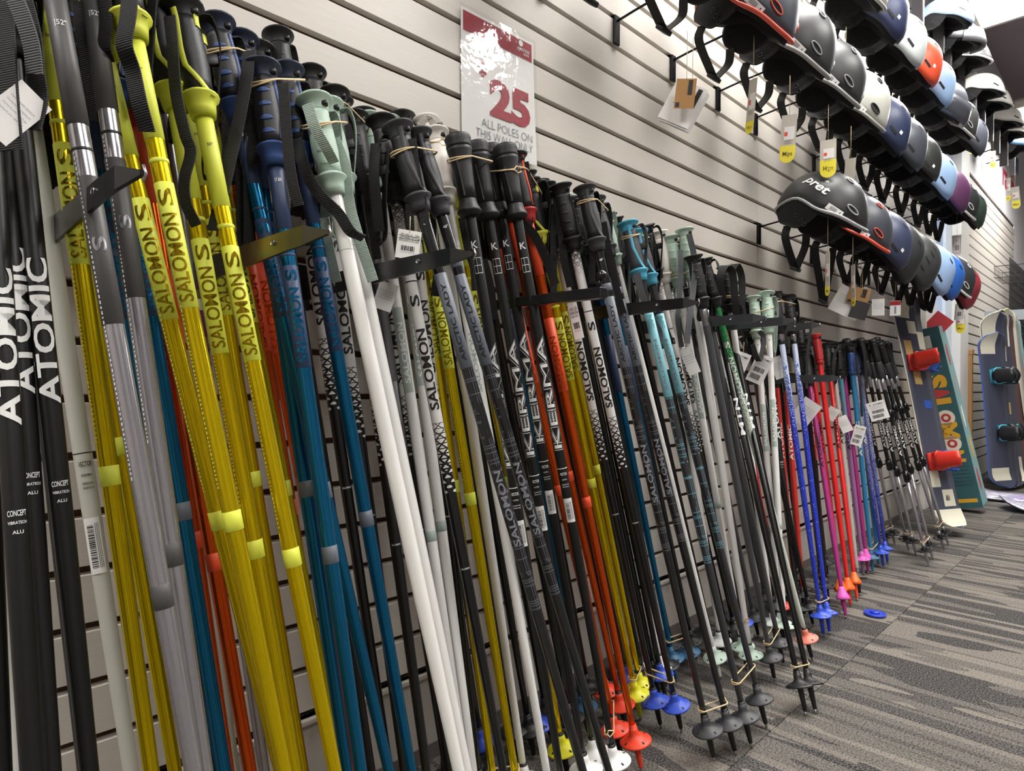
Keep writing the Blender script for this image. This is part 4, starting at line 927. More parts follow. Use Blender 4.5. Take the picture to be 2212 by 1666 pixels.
STRAP_PATHS = [
    ('atomic1', 0.0222, 'black', [(0.0804, -0.3000, 1.0710), (0.0821, -0.3100, 1.0124), (0.0846, -0.3100, 0.9698), (0.0877, -0.3100, 0.9331)]),
    ('atomic2', 0.0163, 'black', [(0.0948, -0.3000, 1.0774), (0.1018, -0.3100, 1.0358), (0.1046, -0.3100, 1.0045), (0.1068, -0.3100, 0.9829), (0.1023, -0.3100, 0.9552)]),
    ('atomic3', 0.0148, 'grey', [(0.0858, -0.3200, 1.0649), (0.0931, -0.3250, 1.0425), (0.0990, -0.3250, 1.0212), (0.1021, -0.3200, 1.0003)]),
    ('s1', 0.0148, 'black', [(0.1531, -0.2200, 1.1373), (0.1555, -0.2300, 1.0869), (0.1597, -0.2300, 1.0554), (0.1646, -0.2200, 1.0075)]),
    ('y3', 0.0163, 'black', [(0.1798, -0.3000, 1.1150), (0.1751, -0.3100, 1.0821), (0.1722, -0.3100, 1.0567), (0.1816, -0.3000, 1.0393), (0.1879, -0.3000, 1.0098), (0.1982, -0.2900, 0.9861)]),
    ('s2', 0.0133, 'black', [(0.1667, -0.2600, 1.1262), (0.1689, -0.2600, 1.0994), (0.1671, -0.2600, 1.0709), (0.1723, -0.2500, 1.0624)]),
    ('y5', 0.0126, 'black', [(0.2285, -0.2550, 1.1284), (0.2299, -0.2600, 1.0997), (0.2340, -0.2600, 1.0467), (0.2420, -0.2650, 1.0029), (0.2478, -0.2650, 0.9845), (0.2415, -0.2650, 0.9530), (0.2436, -0.2650, 0.9285), (0.2547, -0.2650, 0.9066)]),
    ('b1', 0.0155, 'black', [(0.3323, -0.2150, 1.1445), (0.3218, -0.2300, 1.1018), (0.3093, -0.2400, 1.0451), (0.2971, -0.2500, 1.0012), (0.2872, -0.2550, 0.9605), (0.2746, -0.2600, 0.9059)]),
    ('b1', 0.0148, 'black', [(0.3434, -0.2000, 1.1425), (0.3429, -0.2050, 1.0825), (0.3401, -0.2100, 1.0225), (0.3426, -0.2100, 1.0058)]),
    ('b3', 0.0133, 'black', [(0.3587, -0.2500, 1.1022), (0.3597, -0.2550, 1.0559), (0.3624, -0.2600, 1.0047), (0.3671, -0.2620, 0.9744), (0.3739, -0.2620, 0.9532)]),
    ('b3', 0.0148, 'black', [(0.3861, -0.2300, 1.0473), (0.3888, -0.2500, 1.0021), (0.4026, -0.2600, 0.9740), (0.4241, -0.2680, 0.9535), (0.4400, -0.2720, 0.9320), (0.4574, -0.2750, 0.9256)]),
    ('w1', 0.0126, 'black', [(0.4288, -0.0850, 1.2414), (0.4260, -0.0900, 1.2112), (0.4256, -0.0900, 1.1770)]),
    ('v1', 0.0141, 'sage', [(0.3853, -0.2600, 1.0822), (0.3928, -0.2650, 1.0543), (0.4089, -0.2650, 1.0327), (0.4229, -0.2600, 1.0188)]),
    ('v2', 0.0148, 'sage', [(0.4368, -0.2350, 1.0601), (0.4471, -0.2450, 1.0235), (0.4493, -0.2500, 0.9801), (0.4592, -0.2550, 0.9382), (0.4718, -0.2580, 0.9028), (0.4824, -0.2600, 0.8741)]),
    ('v1', 0.0133, 'sage', [(0.4312, -0.2200, 0.9575), (0.4398, -0.2200, 0.9156), (0.4513, -0.2200, 0.8735)]),
    ('c1', 0.0133, 'black', [(0.5166, -0.1300, 1.1313), (0.5270, -0.1400, 1.0891), (0.5422, -0.1450, 1.0420), (0.5477, -0.1500, 0.9923), (0.5609, -0.1500, 0.9301)]),
    ('s4', 0.0155, 'black', [(0.5240, -0.2000, 1.0869), (0.5181, -0.2050, 1.0371), (0.5208, -0.2100, 0.9831), (0.5250, -0.2100, 0.9571)]),
    ('d2', 0.0141, 'black', [(0.5538, -0.2450, 1.0900), (0.5588, -0.2500, 1.0434), (0.5671, -0.2550, 0.9974), (0.5759, -0.2550, 0.9588), (0.5969, -0.2550, 0.9146), (0.5962, -0.2500, 0.8670)]),
    ('v5', 0.0111, 'white', [(0.6574, -0.1250, 1.1725), (0.6652, -0.1400, 1.1838), (0.6802, -0.1400, 1.1687), (0.6997, -0.1350, 1.1358), (0.7145, -0.1300, 1.0925), (0.7271, -0.1280, 1.0551), (0.7200, -0.1280, 1.0252)]),
    ('v5', 0.0074, 'white', [(0.7212, -0.1350, 1.0525), (0.7288, -0.1350, 1.0378), (0.7216, -0.1350, 1.0202), (0.7154, -0.1300, 1.0102)]),
    ('k2', 0.0141, 'black', [(0.7159, -0.1700, 1.0210), (0.7224, -0.1800, 0.9654), (0.7309, -0.1850, 0.9345), (0.7356, -0.1850, 0.8971)]),
    ('k3', 0.0133, 'black', [(0.7946, -0.1400, 0.9655), (0.8078, -0.1450, 0.9159), (0.8179, -0.1450, 0.8573)]),
    ('o7', 0.0141, 'black', [(0.8748, -0.1650, 1.1570), (0.8778, -0.1750, 1.0858), (0.8707, -0.1800, 1.0230)]),
    ('o7', 0.0163, 'black', [(0.8531, -0.1800, 1.0370), (0.8765, -0.1900, 1.0138), (0.9036, -0.1950, 0.9741), (0.9250, -0.2000, 0.9281)]),
    ('w6', 0.0148, 'black', [(0.9745, -0.1550, 1.1196), (0.9808, -0.1650, 1.0448), (0.9842, -0.1700, 0.9891), (1.0051, -0.1700, 0.9360)]),
    ('d4', 0.0141, 'black', [(1.0597, -0.2100, 1.0703), (1.0776, -0.2150, 0.9967), (1.1007, -0.2200, 0.9227), (1.1246, -0.2200, 0.8766)]),
    ('d5', 0.0148, 'grey', [(1.1436, -0.2350, 0.9745), (1.1592, -0.2400, 0.9270), (1.1913, -0.2450, 0.8802), (1.2174, -0.2450, 0.8521), (1.2142, -0.2450, 0.8198)]),
    ('d5', 0.0074, 'grey', [(1.1629, -0.2250, 1.0276), (1.1804, -0.2300, 1.0047), (1.1684, -0.2300, 0.9783), (1.1920, -0.2300, 0.9513)]),
    ('wx', 0.0163, 'black', [(1.2805, -0.1900, 0.9550), (1.2989, -0.1950, 0.9028), (1.3423, -0.2000, 0.8351)]),
    ('v9b', 0.0141, 'grey', [(1.4105, -0.2050, 1.1084), (1.4293, -0.2100, 1.0486), (1.4259, -0.2100, 0.9803), (1.4004, -0.2150, 0.9100), (1.3884, -0.2150, 0.8402)]),
    ('v9a', 0.0118, 'grey', [(1.4151, -0.1800, 1.0734), (1.4076, -0.1850, 1.0034), (1.4000, -0.1850, 0.9347), (1.3962, -0.1850, 0.9005), (1.4234, -0.1800, 0.8343)]),
    ('v12', 0.0192, 'black', [(1.6194, -0.1900, 0.9674), (1.5830, -0.2000, 1.0237), (1.5983, -0.2050, 1.0556), (1.6409, -0.2050, 1.0428), (1.6688, -0.2000, 0.9715), (1.7017, -0.1900, 0.9244)]),
    ('v12', 0.0192, 'black', [(1.7195, -0.1700, 0.9922), (1.6867, -0.1800, 1.0517), (1.7038, -0.1850, 1.0765), (1.7385, -0.1850, 1.0449), (1.7505, -0.1800, 0.9683)]),
    ('v14', 0.0133, 'black', [(1.7770, -0.2000, 0.8574), (1.8121, -0.2050, 0.8124), (1.8536, -0.2000, 0.8748), (1.8445, -0.1900, 0.9018)]),
    ('r7', 0.0133, 'black', [(1.8736, -0.1200, 0.8865), (1.9323, -0.1300, 0.8323), (1.9768, -0.1400, 0.7903)]),
    ('tk3', 0.0111, 'black', [(2.8905, -0.1600, 0.9255), (2.8935, -0.1700, 0.8682), (2.9212, -0.1700, 0.7353)]),
    ('tk6', 0.0118, 'black', [(3.2033, -0.1500, 0.9530), (3.3098, -0.1600, 0.9056), (3.3664, -0.1600, 0.7579)]),
    ('tk1', 0.0111, 'black', [(2.7234, -0.1300, 0.9085), (2.6259, -0.1400, 0.8587), (2.6190, -0.1400, 0.7164)]),
    ('r5', 0.0089, 'black', [(2.3159, -0.1700, 0.9744), (2.2486, -0.1800, 0.8588), (2.2389, -0.1800, 0.7335)]),
    ('t1', 0.0089, 'black', [(2.8217, -0.1600, 0.8657), (2.8376, -0.1700, 0.7351), (2.8639, -0.1700, 0.6220)]),
]
BANDS = [
    (('b1', 'b4'), (0.040, 0.030,), 0.0210, 'tan rubber band round the two highest navy grips'),
    (('b2', 'b3'), (0.022, 0.018,), 0.0200, 'tan rubber band round the banded navy grip pair'),
    (('v1', 'v2'), (0.035, 0.030,), 0.0210, 'tan rubber band round the front sage grip'),
    (('w3', 'c1'), (0.025, 0.020,), 0.0190, 'tan rubber band round the black grip right of the front sage grip'),
    (('d1', 'd2'), (0.040, 0.036,), 0.0200, 'tan rubber band round the grey grips left of the sign corner'),
    (('v5', 'v6'), (0.030, 0.020,), 0.0170, 'tan rubber band round the white grips'),
    (('k2', 'k3'), (0.036, 0.034,), 0.0210, 'tan rubber band round the first two black cup grips'),
    (('k4', 'k5'), (0.045, 0.043,), 0.0200, 'tan rubber band round the last two black cup grips'),
    (('o7', 'y12'), (0.032, 0.030,), 0.0180, 'tan rubber band round the black and orange grip'),
    (('d3', 'd4'), (0.030, 0.030,), 0.0190, 'tan rubber band round the grey grips right of the square tube arm'),
    (('v8', 'b6'), (0.030, 0.030,), 0.0180, 'tan rubber band round the strapped black grip left of the turquoise ones'),
    (('d5', 'd6'), (0.030, 0.020,), 0.0190, 'tan rubber band round the turquoise grips'),
    (('w5',), (0.165,), 0.0092, 'thin tan rubber band on the white pole above the square tube arm'),
    (('wx',), (0.150,), 0.0105, 'thin tan rubber band on the pole right of the turquoise grips'),
    (('v9a', 'v9b'), (0.098, 0.110,), 0.0170, 'tan rubber band round the strapped sage pair'),
    (('v12', 'r7'), (0.085, 0.070,), 0.0240, 'tan rubber band round the big looped black straps'),
    (('v14', 'v13'), (0.050, 0.055,), 0.0170, 'tan rubber band round the last sage grip pair'),
    (('bg1', 'bg2'), (0.030, 0.030,), 0.0180, 'tan rubber band round the black grips above the blue speckled pair'),
    (('d3', 'd4'), (1.057, 1.067,), 0.0085, 'tan rubber band low on the black pair with dark baskets'),
    (('d5', 'd6'), (0.984, 0.996,), 0.0085, 'tan rubber band low on the grey pair with grey baskets'),
    (('w6', 'w5'), (1.051, 1.051,), 0.0080, 'tan rubber band low on the pair with blue baskets'),
    (('b5', 'b6'), (1.087, 1.066,), 0.0080, 'tan rubber band low on the blue pair'),
    (('y12', 'y13'), (1.084, 1.102,), 0.0080, 'tan rubber band low on the yellow pair'),
    (('o7',), (1.093,), 0.0080, 'tan rubber band low on the bright orange pole'),
    (('o5', 'k5'), (1.102, 1.063,), 0.0080, 'tan rubber band between the orange pole and outlined-letter black pole'),
    (('ya', 'yb'), (1.098, 1.079,), 0.0080, 'tan rubber band low on the yellow poles by the white baskets'),
    (('d7', 'd8'), (0.982, 0.997,), 0.0085, 'tan rubber band low on the dark grey pair'),
    (('d9', 'd10'), (1.007, 1.036,), 0.0085, 'tan rubber band low on the gloss black pair'),
    (('bg1', 'bg2'), (0.939, 0.957,), 0.0085, 'tan rubber band low on the blue speckled pair'),
    (('v9a', 'v9b'), (1.010, 0.998,), 0.0085, 'tan rubber band low on the white poles by the mint baskets'),
    (('tk1', 'tk2'), (0.957, 0.915,), 0.0080, 'tan rubber band low on the first trekking pole pair'),
    (('tk3', 'tk4'), (0.923, 0.871,), 0.0080, 'tan rubber band low on the second trekking pole pair'),
    (('tk5', 'tk6'), (0.866, 0.885,), 0.0080, 'tan rubber band low on the third trekking pole pair'),
    (('tk7', 'tk8'), (0.889, 0.886,), 0.0080, 'tan rubber band low on the fourth trekking pole pair'),
    (('t1', 't2'), (0.806, 0.817,), 0.0080, 'tan rubber band low on the teal pair'),
    (('p1',), (0.684,), 0.0080, 'tan rubber band on the magenta pole'),
]
TAGS = [
    ((0.1046, -0.3150, 0.9847), 0.0290, 0.0544, 'plain white folded card hanging on the black strap at the left', 'blank', 101.4, 38.0, 0.000, 'hang_tag'),
    ((0.5390, -0.2650, 0.9519), 0.0325, 0.0403, 'white barcode price tag tied to the white triangle print pole', 'white', 53.9, 7.0, 0.020, 'price_tag'),
    ((0.5502, -0.2000, 0.8861), 0.0289, 0.0413, 'white care card below the rack arm by the white poles', 'blank', 47.6, 18.0, 0.010, 'hang_tag'),
    ((1.7461, -0.1900, 0.8340), 0.0443, 0.0808, 'white barcode tag by the green pole, left of two', 'price', 25.0, 22.0, 0.030, 'price_tag'),
    ((1.8472, -0.2100, 0.8296), 0.0484, 0.0861, 'white barcode tag by the last sage grips, right of two', 'price', 17.3, 24.0, 0.030, 'price_tag'),
    ((1.9981, -0.1700, 0.8309), 0.0346, 0.0693, 'white tag half behind the right barcode tag', 'blank', 32.7, -20.0, 0.020, 'price_tag'),
    ((1.6772, -0.1500, 0.8194), 0.0258, 0.0593, 'small grey white tag left of the green pole', 'blank', 32.0, -15.0, 0.020, 'price_tag'),
    ((1.3713, -0.1700, 0.8299), 0.0292, 0.0516, 'white tag below the wide black strap', 'blank', 41.3, -12.0, 0.020, 'price_tag'),
    ((1.4215, -0.1900, 0.8316), 0.0296, 0.0683, 'white folded tag under the grey strap', 'blank', 19.8, -22.0, 0.020, 'price_tag'),
    ((0.9857, -0.1900, 0.8997), 0.0201, 0.0733, 'white tag on the pole left of the square tube arm', 'white', 14.5, -14.0, 0.020, 'price_tag'),
    ((2.2791, -0.1900, 0.6896), 0.0630, 0.0883, 'white tag on the red and black lettered pole', 'blank', 19.7, 35.0, 0.030, 'price_tag'),
    ((2.5540, -0.1700, 0.6618), 0.0380, 0.0483, 'small white tag right of the red poles', 'blank', 18.1, 30.0, 0.020, 'price_tag'),
    ((2.6416, -0.1600, 0.6279), 0.0391, 0.0639, 'white tag with turned corner by the mauve pole', 'blank', 27.7, -25.0, 0.020, 'price_tag'),
    ((2.7505, -0.2000, 0.5902), 0.0399, 0.0797, 'white barcode tag on the teal poles', 'price', 16.3, 14.0, 0.030, 'price_tag'),
    ((2.9204, -0.2000, 0.6824), 0.0683, 0.0759, 'white barcode tag on the trekking poles', 'price', 15.4, -18.0, 0.030, 'price_tag'),
    ((3.5116, -0.1400, 0.6786), 0.0446, 0.0625, 'small white tag at the right of the trekking poles', 'blank', 13.8, -25.0, 0.020, 'price_tag'),
    ((1.3346, -0.2400, 1.4477), 0.0449, 0.0684, 'brown kraft tag hanging from the first black helmet', 'kraft', 29.8, 6.0, 0.110, 'hang_tag'),
    ((1.3711, -0.2350, 1.4489), 0.0785, 0.0981, 'white booklet tag behind the brown kraft tag', 'booklet', 29.3, 28.0, 0.110, 'hang_tag'),
    ((1.6176, -0.2700, 1.5354), 0.0264, 0.1258, 'narrow grey tag with yellow end, first from the left', 'mips', -17.6, 6.0, 0.110, 'hang_tag'),
    ((1.8275, -0.2800, 1.5030), 0.0403, 0.1144, 'grey tag with yellow end and red sticker, middle one', 'mips', 17.6, 3.0, 0.110, 'hang_tag'),
    ((2.1305, -0.2800, 1.5169), 0.0466, 0.0960, 'grey tag with yellow end and red sticker above the lettered helmet', 'mips', 14.8, 0.0, 0.110, 'hang_tag'),
    ((2.3784, -0.2700, 1.5248), 0.0349, 0.0984, 'plain grey card hanging behind the lettered helmet', 'grey', -2.8, 4.0, 0.110, 'hang_tag'),
    ((2.1639, -0.2700, 1.1698), 0.0251, 0.1270, 'yellow-ended tag seen edge-on below the lettered helmet', 'mips', -41.3, 0.0, 0.110, 'hang_tag'),
    ((2.4066, -0.2700, 1.1638), 0.0240, 0.1345, 'yellow-ended tag seen edge-on below the red-trimmed helmet', 'mips', -45.0, -3.0, 0.110, 'hang_tag'),
    ((1.8894, -0.2700, 1.8538), 0.0401, 0.0749, 'grey card at the top edge between two helmets', 'grey', 16.2, 0.0, 0.110, 'hang_tag'),
    ((2.1119, -0.2700, 1.8422), 0.0435, 0.0783, 'grey card hanging by the light grey upper helmet', 'grey', 14.2, 2.0, 0.110, 'hang_tag'),
    ((2.4136, -0.2400, 1.8911), 0.0551, 0.0648, 'yellow and black card hanging among the upper helmets', 'grey', 17.6, 6.0, 0.110, 'hang_tag'),
    ((2.6044, -0.2200, 1.1010), 0.1071, 0.1002, 'white card in the bunch under the lower helmets', 'blank', 26.8, 28.0, 0.110, 'hang_tag'),
    ((2.6007, -0.2400, 1.1089), 0.0720, 0.0617, 'kraft card in the bunch under the lower helmets', 'kraft', 21.4, 16.0, 0.110, 'hang_tag'),
    ((2.5838, -0.2500, 1.0549), 0.0578, 0.0646, 'black card in the bunch under the lower helmets', 'black', 21.3, 18.0, 0.110, 'hang_tag'),
    ((2.8859, -0.2200, 1.0986), 0.0449, 0.0673, 'white tag right of the bunch under the lower helmets', 'blank', 20.2, 0.0, 0.110, 'hang_tag'),
    ((3.2109, -0.2000, 1.1252), 0.0409, 0.0655, 'red and clear plastic tag below the dark grey helmets', 'plastic', 14.1, 0.0, 0.110, 'hang_tag'),
    ((4.2424, -0.2400, 1.5872), 0.0434, 0.1123, 'black-framed white size tag under the dark green helmet', 'sizetag', 10.2, 0.0, 0.110, 'hang_tag'),
    ((4.3414, -0.2400, 1.2188), 0.0443, 0.0937, 'black-framed white size tag under the maroon helmet', 'sizetag', 10.0, 4.0, 0.110, 'hang_tag'),
    ((4.3847, -0.2350, 1.1604), 0.0447, 0.0841, 'yellow round-ended tag under the maroon helmet', 'mips', 9.9, 0.0, 0.110, 'hang_tag'),
    ((4.5831, -0.2500, 2.2106), 0.0245, 0.0762, 'small yellow-ended tag among the far helmets, upper', 'mips', 9.3, 0.0, 0.110, 'hang_tag'),
    ((5.2816, -0.2500, 2.3250), 0.0308, 0.0985, 'small yellow-ended tag among the far helmets, lower', 'mips', 8.1, 0.0, 0.110, 'hang_tag'),
    ((5.9507, -0.2500, 2.3040), 0.0308, 0.1573, 'yellow-ended tag at the far right, left of two', 'mips', -32.8, 0.0, 0.110, 'hang_tag'),
    ((6.2470, -0.2500, 2.3023), 0.0536, 0.1429, 'yellow-ended tag at the far right, right of two', 'mips', 6.9, -4.0, 0.110, 'hang_tag'),
]
HELMETS = [
    (1.100, 1.770, (30, 30, 32), 'black helmet at the top edge, only its straps in view', dict(strap=.16, sticker=False, vents='slot')),
    (1.400, 1.765, (28, 28, 31), 'black helmet with grey visor at the top edge', dict(visor=(120,122,124), sticker=False, vents=None, strap=.10)),
    (1.660, 1.735, (70, 74, 84), 'slate helmet with red trim in the middle row', dict(trim=(214,84,66), sticker='size', strap=.10)),
    (1.930, 1.735, (52, 54, 54), 'charcoal helmet with grey trim, first of two in the middle row', dict(trim=(150,150,150), sticker='size', strap=.10)),
    (2.200, 1.735, (50, 52, 52), 'charcoal helmet with grey trim, second of two in the middle row', dict(trim=(150,150,150), sticker='size', strap=.10)),
    (2.470, 1.735, (182, 182, 174), 'light grey helmet in the middle row', dict(trim=(150,150,146), ring=(60,60,60), sticker='size', strap=.09)),
    (2.740, 1.735, (42, 52, 80), 'navy helmet in the middle row', dict(vents='slot', sticker='badge', style='cap')),
    (2.990, 1.735, (66, 70, 78), 'slate grey smooth helmet in the middle row', dict(vents='slot', sticker=False, style='cap')),
    (3.240, 1.735, (46, 48, 46), 'black helmet with white badge in the middle row', dict(vents='slot', sticker='badge')),
    (3.540, 1.735, (150, 180, 216), 'light blue helmet in the middle row', dict(vents='slot', sticker=False, style='cap')),
    (3.860, 1.735, (92, 52, 88), 'purple patterned helmet in the middle row', dict(vents=None, sticker=False, style='cap')),
    (4.100, 1.735, (44, 46, 48), 'black white-edged helmet in the middle row', dict(trim=(216,216,212), sticker=False)),
    (4.300, 1.735, (46, 64, 54), 'dark green helmet at the end of the middle row', dict(vents='slot', sticker=False, style='cap')),
    (2.220, 1.315, (40, 41, 42), 'matte black helmet with white lettering and grey trim, front of the bottom row', dict(trim=(152,153,156), ring=(168,168,170), sticker='size', logo='pret', pitch=26, strap=.12)),
    (2.500, 1.305, (58, 62, 70), 'slate helmet with red trim in the bottom row', dict(trim=(214,84,66), sticker='size', pitch=32, strap=.20)),
    (2.770, 1.305, (52, 60, 84), 'navy helmet in the bottom row', dict(vents='slot', sticker='badge', pitch=38, style='cap')),
    (2.960, 1.300, (50, 52, 54), 'charcoal smooth helmet, left of two in the bottom row', dict(vents='slot', sticker=False, pitch=52, style='cap')),
    (3.250, 1.300, (56, 58, 58), 'charcoal smooth helmet, right of two in the bottom row', dict(vents='multi', sticker=False, pitch=52, style='cap')),
    (3.530, 1.300, (150, 178, 216), 'light blue helmet in the bottom row', dict(vents='slot', sticker=False, pitch=46, style='cap')),
    (3.740, 1.300, (44, 100, 184), 'bright blue helmet in the bottom row', dict(vents='slot', sticker=False, pitch=46, style='cap')),
    (4.000, 1.315, (50, 52, 54), 'dark helmet with white edge in the bottom row', dict(trim=(220,220,216), sticker=False)),
    (4.160, 1.300, (146, 48, 60), 'maroon helmet at the end of the bottom row', dict(vents='multi', sticker=False, pitch=50, style='cap')),
    (2.470, 2.160, (184, 182, 174), 'light grey helmet at the top edge of the upper row', dict(trim=(150,150,146), ring=(60,60,60), sticker='size')),
    (2.700, 2.145, (44, 52, 82), 'navy helmet in the upper row', dict(vents='slot', sticker='badge', style='cap')),
    (2.970, 2.145, (198, 204, 204), 'pale grey helmet in the upper row', dict(vents='slot', sticker=False, style='cap')),
    (3.240, 2.160, (222, 84, 54), 'orange red helmet in the upper row', dict(vents='slot', sticker='badge', style='cap')),
    (3.500, 2.155, (152, 182, 218), 'light blue helmet in the upper row', dict(vents='slot', sticker=False, style='cap')),
    (3.780, 2.150, (84, 86, 94), 'slate helmet with two-tone shell in the upper row', dict(vents=None, sticker=False, visor=(70,72,78))),
    (4.060, 2.150, (64, 66, 66), 'dark grey helmet with oval vent in the upper row', dict(trim=(190,190,186), sticker=False)),
    (4.330, 2.145, (82, 86, 96), 'slate smooth helmet at the end of the upper row', dict(vents='slot', sticker=False, style='cap')),
    (4.064, 2.705, (160, 186, 214), 'light blue helmet in the topmost row by the ceiling light', dict(vents='slot', sticker=False, style='cap', pitch=12, y=-.20, scale=.92, strap=.05)),
    (4.316, 2.677, (96, 92, 92), 'dark grey visored helmet in the topmost row', dict(visor=(80,78,80), vents=None, sticker=False, pitch=12, y=-.20, scale=.92, strap=.05)),
    (4.592, 2.683, (78, 76, 76), 'dark grey white-edged helmet in the topmost row', dict(trim=(214,212,208), sticker='size', pitch=12, y=-.20, scale=.92, strap=.05)),
    (5.086, 2.658, (214, 212, 204), 'white helmet in the topmost row, nearest', dict(trim=(186,184,180), vents='slot', sticker=False, pitch=12, y=-.20, scale=.92, strap=.05)),
    (5.385, 2.674, (204, 202, 196), 'white helmet in the topmost row, second', dict(trim=(176,174,170), vents='slot', sticker=False, pitch=12, y=-.20, scale=.92, strap=.05)),
    (5.956, 2.716, (212, 210, 202), 'white helmet in the topmost row, third', dict(trim=(186,184,180), vents='slot', sticker=False, pitch=12, y=-.20, scale=.92, strap=.05)),
    (6.260, 2.727, (204, 202, 196), 'white helmet in the topmost row, furthest', dict(trim=(176,174,170), vents='slot', sticker=False, pitch=12, y=-.20, scale=.92, strap=.05)),
    (6.546, 2.695, (92, 126, 164), 'dusty blue helmet at the far right', dict(vents=None, sticker='badge', pitch=12, y=-.20, scale=.92, strap=.05)),
]
PLATES = [
    (3.672, 2.599, -.17),
    (4.120, 2.684, -.17),
    (4.301, 2.635, -.17),
    (4.674, 2.628, -.17),
    (5.042, 2.665, -.17),
    (5.345, 2.665, -.17),
    (5.664, 2.632, -.17),
    (5.936, 2.615, -.17),
    (6.318, 2.620, -.17),
    (6.696, 2.636, -.17),
]
ARMS = [
    ((0.1470, 0.9063), -0.42, 'black', 'black steel rack arm between the black poles and the silver poles'),
    ((0.3143, 0.8871), -0.42, 'olive', 'olive dark steel rack arm across the navy-gripped blue poles'),
    ((0.5091, 0.8950), -0.42, 'black', 'black steel rack arm in front of the barcode tag and white poles'),
    ((1.1299, 0.9003), -0.38, 'black', 'black steel rack arm under the sage grips with grey straps'),
    ((1.4837, 0.9011), -0.36, 'steel', 'grey steel rack arm below the looped black wrist straps'),
    ((1.6566, 0.9071), -0.36, 'steel', 'grey steel rack arm in front of the last sage-gripped pole'),
    ((2.0032, 0.9244), -0.30, 'steel', 'short-looking grey steel rack arm beside the red finger-grip pole'),
    ((2.1213, 0.7674), -0.32, 'steel', 'lower grey steel rack arm crossing the red poles'),
]
TUBE_ARM = (0.8368, 0.8862)
# ---------------------------------------------------------------- helmets
LINER = mat('black helmet lining', (14, 14, 16), 0.85, bump=0.2, bscale=500)
HSTRAP = mat('black chin strap', (13, 13, 14), 0.7)
VENTD = mat('vent shadow plastic', (10, 10, 12), 0.7)
def shellmat(col, rough=0.42): return mat('helmet shell %d %d %d' % col, col, rough, bump=0.03, bscale=300)
HA, HB, HC = .142, .113, .132
def rim_z(phi, style):
    """height of the shell edge by direction (0 = front, in degrees)"""
    p = abs((math.degrees(phi) + 180) % 360 - 180)
    z = -.012 - .030 * max(0, (p - 90) / 90) ** 1.2
    z += .030 * math.exp(-((p - 108) / 24) ** 2) + .012 * math.exp(-((p - 55) / 26) ** 2)
    if style == 'cap': z -= .02 * math.exp(-((p - 15) / 45) ** 2)
    return z
def hpoint(phi, e, k=1.0, front=0.0):
    c = abs(math.cos(e)) ** 0.92
    x = HA * c * math.cos(phi); y = HB * c * math.sin(phi); z = HC * math.sin(e)
    if front: x += front * math.exp(-(phi / .85) ** 2) * max(0, 1 - math.sin(max(0, e)) * 1.8) ** 2
    return Vector((x * k, y * k, z * k))
SHELLS = {}
def helmet_meshes(style):
    if style in SHELLS: return SHELLS[style]
    NP, NE = 44, 11
    def grid(k, drop, e_off=0.0, front=.016):
        V, F = [], []
        for j in range(NE + 1):
            for i in range(NP):
                phi = 2 * math.pi * i / NP - math.pi
                e0 = math.asin(max(-.9, min(.9, (rim_z(phi, style) - drop) / HC)))
                e = e0 + (math.pi / 2 - e0) * (j / NE) ** .9
                if j == NE: e = math.pi / 2 - .02
                V.append(hpoint(phi, e, k, front))
        for j in range(NE):
            for i in range(NP):
                q = (i + 1) % NP
                F.append((j * NP + i, j * NP + q, (j + 1) * NP + q, (j + 1) * NP + i))
        F.append(tuple(NE * NP + i for i in range(NP)))
        return V, F
    o = grid(1.0, 0); n = grid(.965, 0)
    rimf = [(i, (i + 1) % 44, 44 * 12 + (i + 1) % 44, 44 * 12 + i) for i in range(44)]
    k = len(o[0])
    shell = (o[0] + n[0], o[1] + [tuple(reversed([a + k for a in f])) for f in n[1]] + [tuple(reversed((i, (i + 1) % 44, k + (i + 1) % 44, k + i))) for i in range(44)])
    li = grid(.955, .016, front=.012); l2 = grid(.80, .010, front=0); kk = len(li[0])
    liner = (li[0] + l2[0], li[1] + [tuple(reversed([a + kk for a in f])) for f in l2[1]] + [tuple(reversed((i, (i + 1) % 44, kk + (i + 1) % 44, kk + i))) for i in range(44)])
    rim = []
    for i in range(44):
        phi = 2 * math.pi * i / 44 - math.pi
        e0 = math.asin(rim_z(phi, style) / HC); rim.append(hpoint(phi, e0, 1.0, .018))
    trim = tube(rim, [.0062 if abs(i - 22) < 9 else .0048 for i in range(44)], 8, True)
    ears = []
    for s_ in (-1, 1):
        V, F = [], []
        NA, NB = 8, 7
        for lay, k_ in ((0, .985), (1, .84)):
            for b in range(NB + 1):
                for a in range(NA + 1):
                    t = b / NB; w = (1 - .55 * t ** 2)
                    phi = s_ * (math.radians(104) + (a / NA - .5) * math.radians(66) * w)
                    z = rim_z(phi, style) + .006 - (.095 * t) * (1 - .12 * (2 * a / NA - 1) ** 2)
                    p = hpoint(phi, 0, k_); bul = 1 - .10 * t
                    V.append(Vector((p.x * bul - .01 * t, p.y * bul, z)))
        m_ = (NA + 1) * (NB + 1)
        for b in range(NB):
            for a in range(NA):
                q = [b * (NA + 1) + a, b * (NA + 1) + a + 1, (b + 1) * (NA + 1) + a + 1, (b + 1) * (NA + 1) + a]
                F.append(tuple(q if s_ < 0 else reversed(q))); F.append(tuple(reversed([x + m_ for x in q]) if s_ < 0 else [x + m_ for x in q]))
        edge = [a for a in range(NA + 1)] + [b * (NA + 1) + NA for b in range(1, NB + 1)] + [NB * (NA + 1) + a for a in range(NA - 1, -1, -1)] + [b * (NA + 1) for b in range(NB - 1, 0, -1)]
        for i in range(len(edge)):
            j = (i + 1) % len(edge); F.append((edge[i], edge[j], edge[j] + m_, edge[i] + m_))
        ears.append((V, F))
    SHELLS[style] = (shell, liner, trim, ears); return SHELLS[style]
HCACHE = {}
